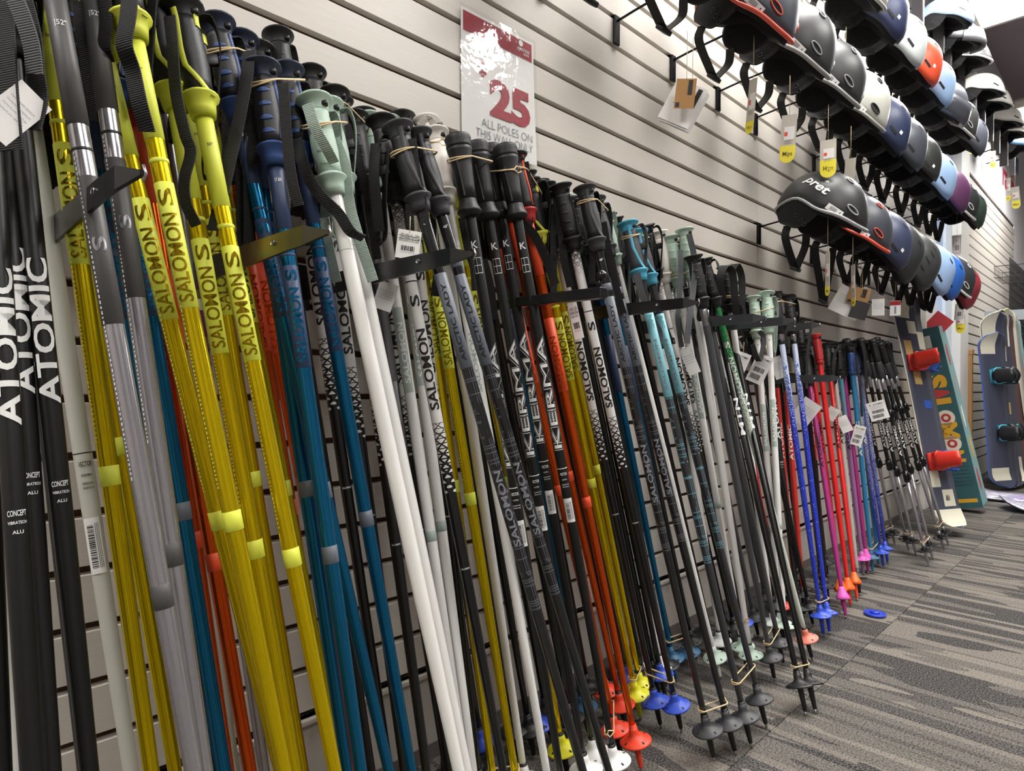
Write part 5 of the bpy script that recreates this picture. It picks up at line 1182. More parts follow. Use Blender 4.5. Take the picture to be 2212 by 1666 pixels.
def surf(phi, e, lift=.0012):
    p = hpoint(phi, e, 1.0, .016); n = Vector((p.x / HA ** 2, p.y / HB ** 2, p.z / HC ** 2)).normalized()
    return p + n * lift, n
def surf_patch(phi0, e0, w, h, rot=0.0, lift=.0014, nu=4, nv=3, shape=None):
    """small sheet laid on the shell; w, h in metres"""
    V, F = [], []
    for j in range(nv + 1):
        for i in range(nu + 1):
            u = (i / nu - .5) * w; v = (j / nv - .5) * h
            uu = u * math.cos(rot) - v * math.sin(rot); vv = u * math.sin(rot) + v * math.cos(rot)
            V.append(surf(phi0 + uu / .115, e0 + vv / .13, lift)[0])
    for j in range(nv):
        for i in range(nu): F.append((j * (nu + 1) + i, j * (nu + 1) + i + 1, (j + 1) * (nu + 1) + i + 1, (j + 1) * (nu + 1) + i))
    return V, F
def surf_text(s_, phi0, e0, w, h, rot=0.0, bold=.03, lift=.0018, shear=0.0):
    V, F, tw, y0, y1 = text2d(s_, bold, 1, shear); out = []
    for a, b in V:
        u = (a / tw - .5) * w; v = (b - .5) * h
        uu = u * math.cos(rot) - v * math.sin(rot); vv = u * math.sin(rot) + v * math.cos(rot)
        out.append(surf(phi0 + uu / .115, e0 + vv / .13, lift)[0])
    return out, F
def oval_loop(phi0, e0, w, h, rot, n=22, lift=.002):
    out = []
    for i in range(n):
        a = 2 * math.pi * i / n; u = w / 2 * math.cos(a); v = h / 2 * math.sin(a)
        out.append(surf(phi0 + (u * math.cos(rot) - v * math.sin(rot)) / .115, e0 + (u * math.sin(rot) + v * math.cos(rot)) / .13, lift)[0])
    return out
HOOKS = []
def helmet(x, z, col, label, trim=None, style='brim', y=-.225, pitch=38, yaw=0.0, vents='oval', sticker=True, scale=1.0, strap=.11, logo=None, visor=None, roll=0.0, ring=None, rough=.42):
    p = math.radians(pitch)
    f = Vector((0, -math.cos(p), -math.sin(p))); u = Vector((0, -math.sin(p), math.cos(p))); r = Vector((1, 0, 0))
    R = Matrix(((f.x, r.x, u.x), (f.y, r.y, u.y), (f.z, r.z, u.z)))
    R = Matrix.Rotation(math.radians(yaw), 3, 'Z') @ R @ Matrix.Rotation(math.radians(roll), 3, 'X')
    M = Matrix.Translation((x, y, z)) @ R.to_4x4() @ Matrix.Scale(scale, 4)
    t = empty('helmet', M, label, 'helmet', 'helmets on the wall hooks')
    sh, li, tr, ears = helmet_meshes(style); sm = shellmat(col, rough)
    key = (style, sm.name)
    if key not in HCACHE: HCACHE[key] = mesh(sh, sm, True, 'shell')
    shell = link('shell', HCACHE[key], t)
    if ('li', style) not in HCACHE:
        HCACHE[('li', style)] = mesh(li, LINER); HCACHE[('e0', style)] = mesh(ears[0], LINER); HCACHE[('e1', style)] = mesh(ears[1], LINER)
    link('lining', HCACHE[('li', style)], t)
    link('ear_pad', HCACHE[('e0', style)], t); link('ear_pad', HCACHE[('e1', style)], t)
    if trim:
        tm = mat('helmet trim %d %d %d' % trim, trim, .5)
        if ('tr', style, tm.name) not in HCACHE: HCACHE[('tr', style, tm.name)] = mesh(tr, tm)
        link('edge_trim', HCACHE[('tr', style, tm.name)], t)
    side = -1
    if vents == 'oval':
        rm = mat('helmet trim %d %d %d' % (ring or trim or (40, 40, 42)), ring or trim or (40, 40, 42), .5)
        for ph, e0, w_ in ((-34, 13, .038), (-38, 58, .030), (34, 13, .038), (38, 58, .030)):
            lp = oval_loop(math.radians(ph), math.radians(e0), w_, .015, -.45 if ph < 0 else .45)
            v = part('vent', (lp, [tuple(range(len(lp)))]), VENTD, shell, False)
            part('vent_ring', tube(lp, .0022, 6, True), rm, v)
    elif vents == 'slot':
        for ph, e0 in ((-42, 12), (-30, 55), (42, 12)):
            part('vent', surf_patch(math.radians(ph), math.radians(e0), .034, .009, -.45 if ph < 0 else .45, .0010), VENTD, shell, False)
    elif vents == 'multi':
        for q in range(5): part('vent', surf_patch(math.radians(-52 + 2 * q), math.radians(18 + 15 * q), .040, .006, -.35, .0010), VENTD, shell, False)
    if sticker == 'size':
        st = part('size_sticker', surf_patch(math.radians(-57), math.radians(5), .044, .019, -.30), PAPER, shell, False)
        bars = [surf_patch(math.radians(-57) - .10 + .022 * q, math.radians(5) + .03 - .0065 * q, .0012, .012, -.30, .002, 1, 1) for q in range(7)]
        part('sticker_print', join(surf_text('L', math.radians(-49), math.radians(2.4), .007, .010, -.30, .02, .002), *bars), INKB, st, False)
    elif sticker == 'badge':
        part('badge', surf_patch(math.radians(-27), math.radians(14), .012, .012, -.35), PAPER, shell, False)
    if logo:
        part('lettering', surf_text(logo, math.radians(-93), math.radians(33), .092, .028, -.34, .035, shear=.15), INKW, shell, False)
        for q, (a, ln) in enumerate(((-.35, .008), (0, .011), (.35, .008))):
            part('lettering', surf_patch(math.radians(-83) + .035 * q - .01, math.radians(41.5) - .7 * .035 * q * .36, .0022, ln, -.42 + a, .0018, 1, 2), INKW, shell, False)
    if visor:
        vm = mat('visor %d %d %d' % visor, visor, .3, coat=.3)
        V, F = [], []
        for lay in (0, .010):
            for j in range(4):
                for i in range(17):
                    ph = math.radians(-62 + 124 * i / 16); e = math.radians(-9 + 12 * j)
                    q, n = surf(ph, e, .008 + lay); V.append(q)
        for j in range(3):
            for i in range(16):
                a = j * 17 + i; F.append((a, a + 1, a + 18, a + 17)); F.append((a + 68, a + 85, a + 86, a + 69))
        for i in range(16): F.append((i, i + 68, i + 69, i + 1)); F.append((51 + i, 52 + i, 120 + i, 119 + i))
        part('visor', (V, F), vm, t)
    # rivets on the near ear pad
    part('rivets', join(*[tube([Vector((-.020 + .017 * q + .006 * math.cos(a * .785), -.1075 + .002 * q, -.035 - .010 * q + .006 * math.sin(a * .785))) for a in range(8)], .0010, 5, True) for q in range(3)]), GREYB, t)
    if strap:
        Mi = M.to_3x3().inverted(); g = (Mi @ Vector((0, 0, -1))).normalized()
        a = Vector((-.045, -.085, -.085)); b = Vector((-.045, .085, -.085)); c = (a + b) / 2 + g * strap
        P = smooth_path([a + Vector((0, .004, .012)), a + g * .03, a.lerp(c, .75) + g * .012, c, b.lerp(c, .75) + g * .012, b + g * .03, b + Vector((0, -.004, .012))], 30)
        part('chin_strap', ribbon(P, Vector((1, 0, .4)), .026, .0022), HSTRAP, t, False)
        part('strap_buckle', xf(box(0, 0, 0, .026, .042, .012, .003), Matrix.Translation(c)), BLACKB, t)
    return t
HOOKM = mat('black wire hook', (22, 22, 24), 0.35, 0.6)
def hook(x, zg, reach=.20, label='black wire hook on the slatted wall'):
    """faceout hook hung in the groove at height zg"""
    t = empty('wall_hook', (x, 0, zg), label, 'hook', 'helmet hooks in the slat grooves')
    part('back_plate', box(0, -.006, -.036, .022, .008, .076, .002), HOOKM, t, False)
    part('lip', box(0, .006, .001, .020, .018, .004), HOOKM, t, False)
    part('wire_arm', tube(smooth_path([(0, -.008, -.012), (0, -.08, -.004), (0, -reach + .02, .004), (0, -reach, .016)], 12), .0032, 8), HOOKM, t)
# ---------------------------------------------------------------- card tags
KRAFT = mat('kraft card', (170, 128, 78), 0.75, vary=.06, bscale=40)
TAGG = mat('grey tag card', (192, 186, 174), 0.6)
YELT = mat('yellow tag end', (232, 216, 60), 0.55)
REDS = mat('red price sticker', (226, 70, 44), 0.6)
REDC = mat('dark red card', (164, 28, 40), 0.5)
STRING = mat('tag string', (196, 176, 140), 0.8)
DARKC = mat('black card', (38, 36, 38), 0.55)
def card(pos, w, h, label, kind='white', yaw=0.0, tilt=0.0, string=.05, name='hang_tag', lean=0.0):
    """hanging card; faces -x at yaw 0 (towards someone coming along the wall), string runs up from its top edge"""
    M = Matrix.Translation(pos) @ Matrix.Rotation(math.radians(yaw), 4, 'Z') @ Matrix.Rotation(math.radians(-90), 4, 'Z') @ Matrix.Rotation(math.radians(lean), 4, 'X') @ Matrix.Rotation(math.radians(tilt), 4, 'Y')
    t = empty(name, M, label, 'tag', 'hang tags')
    m_ = {'white': PAPER, 'price': PAPER, 'mips': TAGG, 'kraft': KRAFT, 'red': REDC, 'black': DARKC, 'grey': TAGG, 'blank': PAPER, 'plastic': PAPER, 'booklet': PAPER, 'sizetag': PAPER}[kind]
    # local frame: X right, Z up, faces -Y
    part('card', box(0, 0, -h / 2, w, .0008, h), m_, t, False)
    up = M.to_3x3().inverted() @ Vector((0, 0, 1))
    if string: part('string', tube([(0, 0, -.004), up * string], .0007, 5), STRING, t)
    def txt(s_, cx, cz, hh, ww, m2, bold=.02, rot=0.0):
        return part('print', xf(flat_text(s_, hh, bold, ww), Matrix.Translation((cx, -.0009, cz)) @ Matrix.Rotation(rot, 4, 'Y') @ Matrix.Rotation(math.pi / 2, 4, 'X')), m2, t, False)
    def bars(x0, x1, z0, z1, m2=INKB):
        vv = []; x = x0
        while x < x1:
            b = random.choice((.0006, .0011, .0016)); vv.append(box(x + b / 2, -.0006, (z0 + z1) / 2, b, .0005, abs(z1 - z0))); x += b + random.choice((.0007, .0012))
        return part('barcode', join(*vv), m2, t, False)
    if kind == 'mips':
        part('yellow_end', join(box(0, -.0006, -h + w * .35, w, .0006, w * .7), lathe_disc(w / 2, 0, -h, -.0006)), YELT, t, False)
        txt('Mips', 0, -h + w * .15, w * .30, w * .62, INKB, .03)
        lab = part('price_label', box(.002, -.0007, -h * .45, w * .66, .0006, h * .32), PAPER, t, False)
        bars(-w * .05, w * .26, -h * .36, -h * .54); part('red_sticker', box(-w * .16, -.0009, -h * .47, w * .2, .0006, h * .10), REDS, t, False)
        txt('PRET', 0, -h * .66, .004, w * .4, INKGR); txt('HELMETS', 0, -h * .70, .003, w * .5, INKGR)
    elif kind == 'price':
        txt('ATOMIC', w * .12, -h * .15, h * .07, w * .55, INKB, .03); txt('A', -w * .3, -h * .14, h * .09, h * .09, INKB, .03)
        for q in range(3): txt('ALU PERFORMANCE 120', 0, -h * (.24 + .06 * q), h * .03, w * .7, INKGR, 0)
        bars(-w * .3, w * .3, -h * .46, -h * .62); bars(-w * .36, w * .24, -h * .70, -h * .88)
    elif kind == 'white':
        txt('391 352 12', -w * .12, -h * .16, h * .055, w * .5, INKB); txt('GS', w * .36, -h * .16, h * .05, w * .12, INKB)
        txt('L39135200 120', -w * .10, -h * .27, h * .055, w * .62, INKB); txt('GM', w * .38, -h * .28, h * .05, w * .14, INKB)
        txt('SKI POLES MTN W (120) | 120/48', 0, -h * .38, h * .045, w * .84, INKB)
        part('rule', join(box(0, -.0007, -h * .21, w * .9, .0005, .0004), box(0, -.0007, -h * .32, w * .9, .0005, .0004), box(w * .27, -.0007, -h * .22, .0004, .0005, h * .22)), INKB, t, False)
        bars(-w * .28, w * .30, -h * .55, -h * .72); txt('1 11111 11111 3', 0, -h * .78, h * .04, w * .6, INKB)
    elif kind == 'kraft':
        part('black_label', box(w * .22, -.0007, -h * .30, w * .22, .0005, h * .50), INKB, t, False)
        txt('SALOMON', w * .22, -h * .30, w * .10, h * .40, INKW, .03, -math.pi / 2)
        part('black_label', box(-w * .34, -.0007, -h * .88, w * .2, .0005, h * .16), INKB, t, False)
    elif kind == 'booklet':
        part('page', box(.004, .004, -h / 2 - .004, w, .0008, h), PAPER, t, False); part('page', box(.007, .008, -h / 2 - .006, w, .0008, h), PAPER, t, False)
        part('black_label', box(w * .30, -.0007, -h * .28, w * .14, .0005, h * .46), INKB, t, False)
        txt('SALOMON', w * .30, -h * .28, w * .07, h * .40, INKW, .03, -math.pi / 2); txt('MTN LAB', -w * .1, -h * .55, h * .04, w * .35, INKGR)
    elif kind == 'sizetag':
        part('label_frame', join(box(0, -.0007, -h * .10, w * .74, .0005, .0012), box(0, -.0007, -h * .9, w * .74, .0005, .0012), box(-w * .37, -.0007, -h * .5, .0012, .0005, h * .8), box(w * .37, -.0007, -h * .5, .0012, .0005, h * .8)), INKB, t, False)
        txt('L', 0, -h * .24, h * .09, h * .06, INKB, .03); bars(-w * .2, w * .2, -h * .5, -h * .75)
    elif kind == 'blank':
        for q in range(4): txt('Cleaning the poles regularly dry', 0, -h * (.3 + .09 * q), h * .035, w * .75, INKGR, 0)
    elif kind == 'plastic':
        part('red_top', box(0, -.0007, -h * .16, w * .98, .0006, h * .28), REDC, t, False); part('insert', box(0, -.0008, -h * .62, w * .16, .0006, h * .5), INKGR, t, False)
    return t
def lathe_disc(r, cx, cz, y, n=14):
    V = [(cx, y, cz)] + [(cx + r * math.cos(2 * math.pi * i / n), y, cz + r * math.sin(2 * math.pi * i / n)) for i in range(n)]
    V += [(p[0], y + .0006, p[2]) for p in V]
    F = [(0, 1 + (i + 1) % n, 1 + i) for i in range(n)] + [(n + 1, n + 2 + i, n + 2 + (i + 1) % n) for i in range(n)] + [(1 + i, 1 + (i + 1) % n, n + 2 + (i + 1) % n, n + 2 + i) for i in range(n)]
    return V, F
# ---------------------------------------------------------------- pole rack arms
ARM_M = {'black': mat('black arm enamel', (20, 20, 22), .28), 'olive': mat('olive dark arm enamel', (64, 60, 38), .35, .3), 'steel': mat('grey arm enamel', (70, 71, 74), .32, .5)}
def rack_arm(x, z, y1, kind, label):
    t = empty('rack_arm', (x, 0, z), label, 'rack arm', 'rack arms dividing the poles')
    # flat bar standing on edge, tapering towards the tip which curls sideways
    n = 14; V, F = [], []
    for i in range(n + 1):
        s_ = i / n; y = -.004 + (y1 + .004) * s_
        h = .036 - .017 * s_
        bend = .012 * max(0, (s_ - .9) / .1) ** 2
        drop = -.006 * (1 - s_)
        for dx, dz in ((-.002, -h / 2), (.002, -h / 2), (.002, h / 2), (-.002, h / 2)):
            hh = 1.0 if s_ < .93 else math.sqrt(max(.05, 1 - ((s_ - .93) / .07) ** 2))
            V.append((dx + bend, y, drop + dz * hh))
    for i in range(n):
        for k in range(4): F.append((i * 4 + k, i * 4 + (k + 1) % 4, (i + 1) * 4 + (k + 1) % 4, (i + 1) * 4 + k))
    F += [(3, 2, 1, 0), tuple(n * 4 + k for k in range(4))]
    part('bar', (V, F), ARM_M[kind], t, False)
    part('screw', lathe_y(.0032, -.004, y1 * .78, .001), STEEL, t)
    part('back_plate', box(0, -.003, .0, .030, .006, .075, .001), ARM_M[kind], t, False)
    part('tip_edge', tube([(.013, y1 * .995, -.007), (.0145, y1 * 1.0, 0), (.013, y1 * .995, .007)], .0013, 6), STEEL, t)
def lathe_y(r, x, y, z, n=10):
    V = []; F = []
    for dx in (0, -.0016):
        for i in range(n): V.append((x + .0015 + dx, y + r * math.cos(2 * math.pi * i / n), z + r * math.sin(2 * math.pi * i / n)))
    for i in range(n): F.append((i, (i + 1) % n, n + (i + 1) % n, n + i))
    F += [tuple(range(n)), tuple(range(2 * n - 1, n - 1, -1))]
    return V, F
for (x, z), y1, kd, lb in ARMS: rack_arm(x, z, y1, kd, lb)
t = empty('rack_arm', (TUBE_ARM[0], 0, TUBE_ARM[1]), 'square black tube rack arm with a ball end by the patterned white pole', 'rack arm', 'rack arms dividing the poles')
part('bar', box(0, -.19, 0, .018, .38, .018, .002), ARM_M['black'], t, False)
part('back_plate', box(0, -.003, 0, .04, .006, .07, .001), ARM_M['black'], t, False)
part('ball_end', blob(0, -.375, .028, .0085, .0085, .0085, 14, 10), GLOSSBLACK, t)
part('ball_stem', tube([(0, -.368, .008), (0, -.373, .022)], .003, 8), GLOSSBLACK, t)
# ---------------------------------------------------------------- price sign
SIGNW = mat('sign paper', (228, 227, 224), .55)
SIGNR = mat('sign burgundy print', (150, 26, 44), .5)
m_sleeve = bpy.data.materials.new('clear sign sleeve'); m_sleeve.use_nodes = True
nt_ = m_sleeve.node_tree; nt_.nodes.clear()
n_o = nt_.nodes.new('ShaderNodeOutputMaterial'); n_m = nt_.nodes.new('ShaderNodeMixShader'); n_t = nt_.nodes.new('ShaderNodeBsdfTransparent'); n_g = nt_.nodes.new('ShaderNodeBsdfGlossy'); n_g.inputs['Roughness'].default_value = .08
n_n = nt_.nodes.new('ShaderNodeTexNoise'); n_n.inputs['Scale'].default_value = 38; n_c = nt_.nodes.new('ShaderNodeTexCoord'); n_b = nt_.nodes.new('ShaderNodeBump'); n_b.inputs['Strength'].default_value = .12; n_b.inputs['Distance'].default_value = .01
nt_.links.new(n_c.outputs['Object'], n_n.inputs[0]); nt_.links.new(n_n.outputs['Fac'], n_b.inputs['Height']); nt_.links.new(n_b.outputs['Normal'], n_g.inputs['Normal'])
n_m.inputs[0].default_value = .04; nt_.links.new(n_t.outputs[0], n_m.inputs[1]); nt_.links.new(n_g.outputs[0], n_m.inputs[2]); nt_.links.new(n_m.outputs[0], n_o.inputs[0])
SX, SZ, SW, SH = .961, 1.371, .216, .279
t = empty('price_sign', Matrix.Translation((SX, -.004, SZ)) @ Matrix.Rotation(math.radians(-1.2), 4, 'Y'), 'white sale sign with burgundy band and large price on the slats', 'sign')
def curl(v):   # the sheet bows a little away from the wall at its lower corner
    return [Vector((p[0], p[1] - .010 * max(0, (p[0] / SW + .5)) * max(0, .5 - p[2] / SH) ** 1.5, p[2])) for p in v]
def sheet(w, h, y, n=8):
    V = []; F = []
    for j in range(n + 1):
        for i in range(n + 1): V.append((w * (i / n - .5), y, h * (j / n - .5)))
    for j in range(n):
        for i in range(n): a = j * (n + 1) + i; F.append((a, a + 1, a + n + 2, a + n + 1))
    k = len(V); V += [(p[0], p[1] + .0006, p[2]) for p in V]; F += [tuple(reversed([q + k for q in f])) for f in F[:]]
    return V, F
def on_sign(vf): return curl(vf[0]), vf[1]
R90 = Matrix.Rotation(math.pi / 2, 4, 'X')
part('paper', on_sign(sheet(SW, SH, 0)), SIGNW, t)
bandv = sheet(SW - .012, .040, -.0006); bandv = ([(p[0], p[1], p[2] + SH / 2 - .026) for p in bandv[0]], bandv[1])
part('header_band', on_sign(bandv), SIGNR, t)
def stext(s_, h, w, x, z, m_, bold=.02):
    vf = xf(flat_text(s_, h, bold, w), Matrix.Translation((x, -.0016, z)) @ R90); part('lettering', on_sign(vf), m_, t, False)
stext('AJMOTION', .0072, .038, .074, .112, INKW); stext('SPORTS', .005, .018, .083, .1035, INKW)
globe = xf(flat_text('O', .011, .02, .011), Matrix.Translation((.066, -.0016, .1235)) @ R90); part('globe_mark', on_sign((lathe_disc(.0068, .066, .1245, -.0018)[0], lathe_disc(.0068, .066, .1245, -.0018)[1])), INKW, t, False)
stext('$', .026, .021, -.050, .030, SIGNR, .035); stext('25', .074, .122, .030, -.020, SIGNR, .07)
stext('ALL POLES ON', .0185, .150, .020, -.082, INKGR, -.012); stext('THIS WALL ONLY', .0185, .166, .012, -.106, INKGR, -.012)
sl = sheet(SW + .010, SH + .010, -.004); part('clear_sleeve', on_sign(sl), m_sleeve, t)
# ---------------------------------------------------------------- loose basket on the carpet
lb = empty('pole_basket', (2.315, -.373, .0), 'loose blue pole basket lying alone on the carpet', 'basket')
part('disc', lathe([(.028, .001), (.032, .003), (.033, .008), (.031, .0095), (.027, .007), (.020, .0085), (.010, .009)], 26), BLUEP, lb)
part('collar', lathe([(.014, .006), (.0145, .013), (.012, .015), (.008, .0145)], 18), BLUEP, lb)
# ---------------------------------------------------------------- tall carton leaning on the window frame
CT = mat('teal carton print', (52, 92, 98), .5, vary=.35, bscale=9)
CT2 = mat('pale teal carton side', (128, 168, 168), .5, vary=.15, bscale=14)
GOLD = mat('golden cartoon letter', (222, 168, 48), .5); CRED = mat('red cartoon letter', (190, 62, 66), .5); CCREAM = mat('cream print', (232, 226, 206), .5)
bx_bot = Vector((4.72, -.235, 0)); bx_top = Vector((4.60, -.02, 1.10))
ax = (bx_top - bx_bot).normalized()
Xb = Vector((-.97, .02, 0)); Xb = (Xb - ax * Xb.dot(ax)).normalized()   # main face normal looks along -x
Rb = ax.cross(Xb).normalized()
if Rb.y > 0: Rb = -Rb
# local: X right on main face (-y), Z up, -Y out of main face
Mb = Matrix(((Rb.x, -Xb.x, ax.x, bx_bot.x), (Rb.y, -Xb.y, ax.y, bx_bot.y), (Rb.z, -Xb.z, ax.z, bx_bot.z), (0, 0, 0, 1)))
t = empty('carton', Mb @ Matrix.Translation((0, 0, .036)), 'tall teal cardboard carton with cartoon lettering leaning by the window', 'box')
BW, BD, BH = .165, .15, 1.10
part('carton_body', box(0, 0, BH / 2, BW, BD, BH, .002), CT, t, False)
part('side_panel', box(BW / 2 + .0004, 0, BH / 2, .001, BD - .01, BH - .01), CT2, t, False)
def ctext(s_, h, w, x, z, m_, rot, bold=.06, dy=0.0):
    return part('lettering', xf(flat_text(s_, h, bold, w), Matrix.Translation((x, -BD / 2 - .0012 - dy, z)) @ Matrix.Rotation(rot, 4, 'Y') @ R90), m_, t, False)
zz = .80
for ch, m_, hh in (('S', GOLD, .085), ('A', CRED, .085), ('L', GOLD, .085), ('O', GOLD, .10), ('M', GOLD, .10), ('O', GOLD, .08), ('N', GOLD, .07)):
    if ch == 'O':
        for q, (rr, mm) in enumerate(((.047, CCREAM), (.026, CRED), (.012, CCREAM))):
            part('eye_letter', lathe_disc(rr, .008, zz - .035, -BD / 2 - .0012 - q * .0008, 20), mm, t, False)
        zz -= .085
    else:
        ctext(ch, .10, hh, .002, zz - .030, m_, math.pi / 2, .09); zz -= .072
part('shipping_label', box(-.015, -BD / 2 - .0006, 1.015, .085, .0006, .075), PAPER, t, False)
for q in range(7): ctext('FREE YOUR RIDE FREE YOUR RIDE', .006, .10 - .008 * (q % 3), 0, .93 - .012 * q, CCREAM, 0, 0)
for q in range(6): ctext('SNOWBOARD PACK BINDINGS', .005, .10, .01, .25 - .022 * q, INKB, 0, 0)
ctext('SNOWBOARD SET', .008, .11, 0, .285, CCREAM, 0, .02)
part('yellow_strip', box(.004, -BD / 2 - .0006, .045, .12, .0006, .022), GOLD, t, False)
for q in range(5): part('side_picture', blob(BW / 2 + .0012, -.01 + .015 * (q % 2), .16 + .19 * q, .0008, .022, .07, 12, 6), (CRED, GOLD, CCREAM, GREYK, CRED)[q], t)
# ---------------------------------------------------------------- snowboards
def board_outline(L, W, n=44):
    out = []
    for i in range(n + 1):
        s_ = -1 + 2 * i / n
        w = W / 2 * (0.86 + .14 * s_ * s_)
        e = max(0, (abs(s_) - .84) / .16)
        w *= math.sqrt(max(0.0, 1 - e * e)) if e < 1 else 0
        rise = .055 * max(0, (abs(s_) - .80) / .20) ** 2
        out.append((s_ * L / 2, max(.004, w), rise))
    return out
def board_mesh(L, W, th=.010):
    V, F = [], []
    o = board_outline(L, W); n = len(o)
    cols = (-1, -.5, 0, .5, 1)
    for lay in (1, 0):
        for z, w, r in o:
            for c in cols: V.append((c * w, -r - lay * th, z + L / 2))
    m_ = n * 5
    for i in range(n - 1):
        for k in range(4):
            a = i * 5 + k; F.append((a, a + 1, a + 6, a + 5)); F.append((m_ + a, m_ + a + 5, m_ + a + 6, m_ + a + 1))
        F.append((i * 5, i * 5 + 5, m_ + i * 5 + 5, m_ + i * 5)); F.append((i * 5 + 4, m_ + i * 5 + 4, m_ + i * 5 + 9, i * 5 + 9))
    return V, F
def board_strip(L, W, z0, z1, x0, x1, lift=.0008, th=.010):
    """graphic sheet on the deck between fractions of width"""
    o = [q for q in board_outline(L, W, 88) if z0 <= q[0] + L / 2 <= z1]
    V = []; F = []
    for z, w, r in o: V += [(x0 * w, -r - th - lift, z + L / 2), (x1 * w, -r - th - lift, z + L / 2)]
    for i in range(len(o) - 1): F.append((2 * i, 2 * i + 1, 2 * i + 3, 2 * i + 2))
    return V, F
def snowboard(M, L, W, base, edge, label, graphics=(), group='snowboards'):
    t = empty('snowboard', M, label, 'snowboard', group)
    part('deck', board_mesh(L, W), base, t)
    o = board_outline(L, W)
    loop = [(w, -r - .005, z + L / 2) for z, w, r in o] + [(-w, -r - .005, z + L / 2) for z, w, r in reversed(o)]
    part('edge', tube(loop, .0042, 6, True), edge, t)
    for m_, z0, z1, x0, x1 in graphics: part('graphic', board_strip(L, W, z0, z1, x0, x1), m_, t, False)
    return t
def binding(M, base, strap, label, boot=None):
    """strap binding: base plate, high back, two straps, ladders; local X across board, -Y off the deck, Z along board"""
    t = empty('snowboard_binding', M, label, 'binding', 'snowboard bindings')
    part('base_plate', box(0, -.012, 0, .22, .020, .105, .006), base, t)
    for s_ in (-1, 1): part('side_rail', xf(box(0, -.035, s_ * .050, .17, .050, .010, .004), Matrix.Identity(4)), base, t)
    # heel hoop and high back
    part('heel_loop', tube(smooth_path([(.03, -.05, -.052), (.10, -.06, -.05), (.125, -.065, 0), (.10, -.06, .05), (.03, -.05, .052)], 24), .009, 8), base, t)
    V, F = [], []
    for lay in (0, .008):
        for j in range(7):
            for i in range(9):
                a = (i / 8 - .5) * 2.3; h = j / 6
                rr = .052 * (1 - .15 * h)
                V.append((.075 + (rr + lay) * math.cos(a) + .012 * h, -.055 - .16 * h * (1 - .12 * abs(i - 4) / 4), (rr + lay) * math.sin(a)))
    for j in range(6):
        for i in range(8): a = j * 9 + i; F.append((a, a + 9, a + 10, a + 1)); F.append((a + 63, a + 64, a + 73, a + 72))
    for i in range(8): F.append((54 + i, 117 + i, 118 + i, 55 + i)); F.append((i, i + 1, i + 64, i + 63))
    for j in range(6): F.append((j * 9, j * 9 + 63, j * 9 + 72, j * 9 + 9)); F.append((j * 9 + 8, j * 9 + 17, j * 9 + 80, j * 9 + 71))
    part('high_back', (V, F), boot or base, t)
    for x, hgt in ((.02, .115), (-.075, .075)):
        P = smooth_path([(x, -.03, -.058), (x - .01, -hgt * .7, -.055), (x - .02, -hgt, 0), (x - .01, -hgt * .7, .055), (x, -.03, .058)], 24)
        part('strap', ribbon(P, Vector((1, .3, 0)), .034, .007), strap, t)
        part('ratchet', box(x - .012, -hgt * .72, .058, .026, .030, .012, .003), strap, t)
    return t
SBN = mat('slate snowboard deck', (70, 74, 92), .35, coat=.3); SBG = mat('cream board graphic', (224, 220, 200), .4); SBT = mat('tan board graphic', (206, 172, 110), .4)
SBB = mat('blue board edge', (52, 96, 190), .35); SBK = mat('black board base', (26, 27, 32), .3, coat=.3); SBL = mat('lime board graphic', (196, 220, 84), .4); SBF = mat('flame board graphic', (222, 104, 44), .4); SBW = mat('white board base', (226, 226, 222), .35, coat=.3); SBBR = mat('brown board deck', (98, 72, 70), .4); SBA = mat('aqua board graphic', (150, 200, 198), .4)
BRED = mat('red binding plastic', (208, 48, 34), .4); BBLUE = mat('blue binding plastic', (34, 84, 170), .4); BTEAL = mat('turquoise binding plastic', (70, 172, 190), .4)
def lean(bot, top, face):
    """frame for a board leaning from bot to top, deck normal (-Y local) near `face`"""
    bot = Vector(bot); ax = (Vector(top) - bot).normalized(); n = Vector(face); n = (n - ax * n.dot(ax)).normalized(); X = ax.cross(-n).normalized(); X = -X if X.dot((-n).cross(ax)) < 0 else X
    X = (-n).cross(ax)
    return Matrix(((X.x, -n.x, ax.x, bot.x), (X.y, -n.y, ax.y, bot.y), (X.z, -n.z, ax.z, bot.z), (0, 0, 0, 1)))
Mk = lean((3.86, -.285, .030), (3.98, -.045, 1.20), (-.30, -.95, .1))
snowboard(Mk, 1.24, .245, SBN, SBG, 'small slate snowboard with cream diamonds leaning beside the trekking poles', [(SBG, .01, .10, -1, 1), (SBG, .10, .20, -.1, .75), (SBN, .13, .17, .1, .4), (SBG, .20, .30, -.8, -.1), (SBG, 1.10, 1.235, -.95, .1), (SBG, 1.02, 1.10, -.2, .45), (SBG, .93, 1.05, .45, .95), (SBT, .86, 1.0, -.75, -.15), (SBB, .62, .67, -.1, .5), (SBT, .74, .82, -.5, .1)])
for zb, lb_ in ((.34, 'red and blue snowboard binding on the slate board, the lower one'), (.86, 'red and blue snowboard binding on the slate board, the upper one')):
    binding(Mk @ Matrix.Translation((0, -.010, zb)) @ Matrix.Rotation(math.pi, 4, 'Y') @ Matrix.Scale(.82, 4), BRED, BBLUE, lb_, BRED)
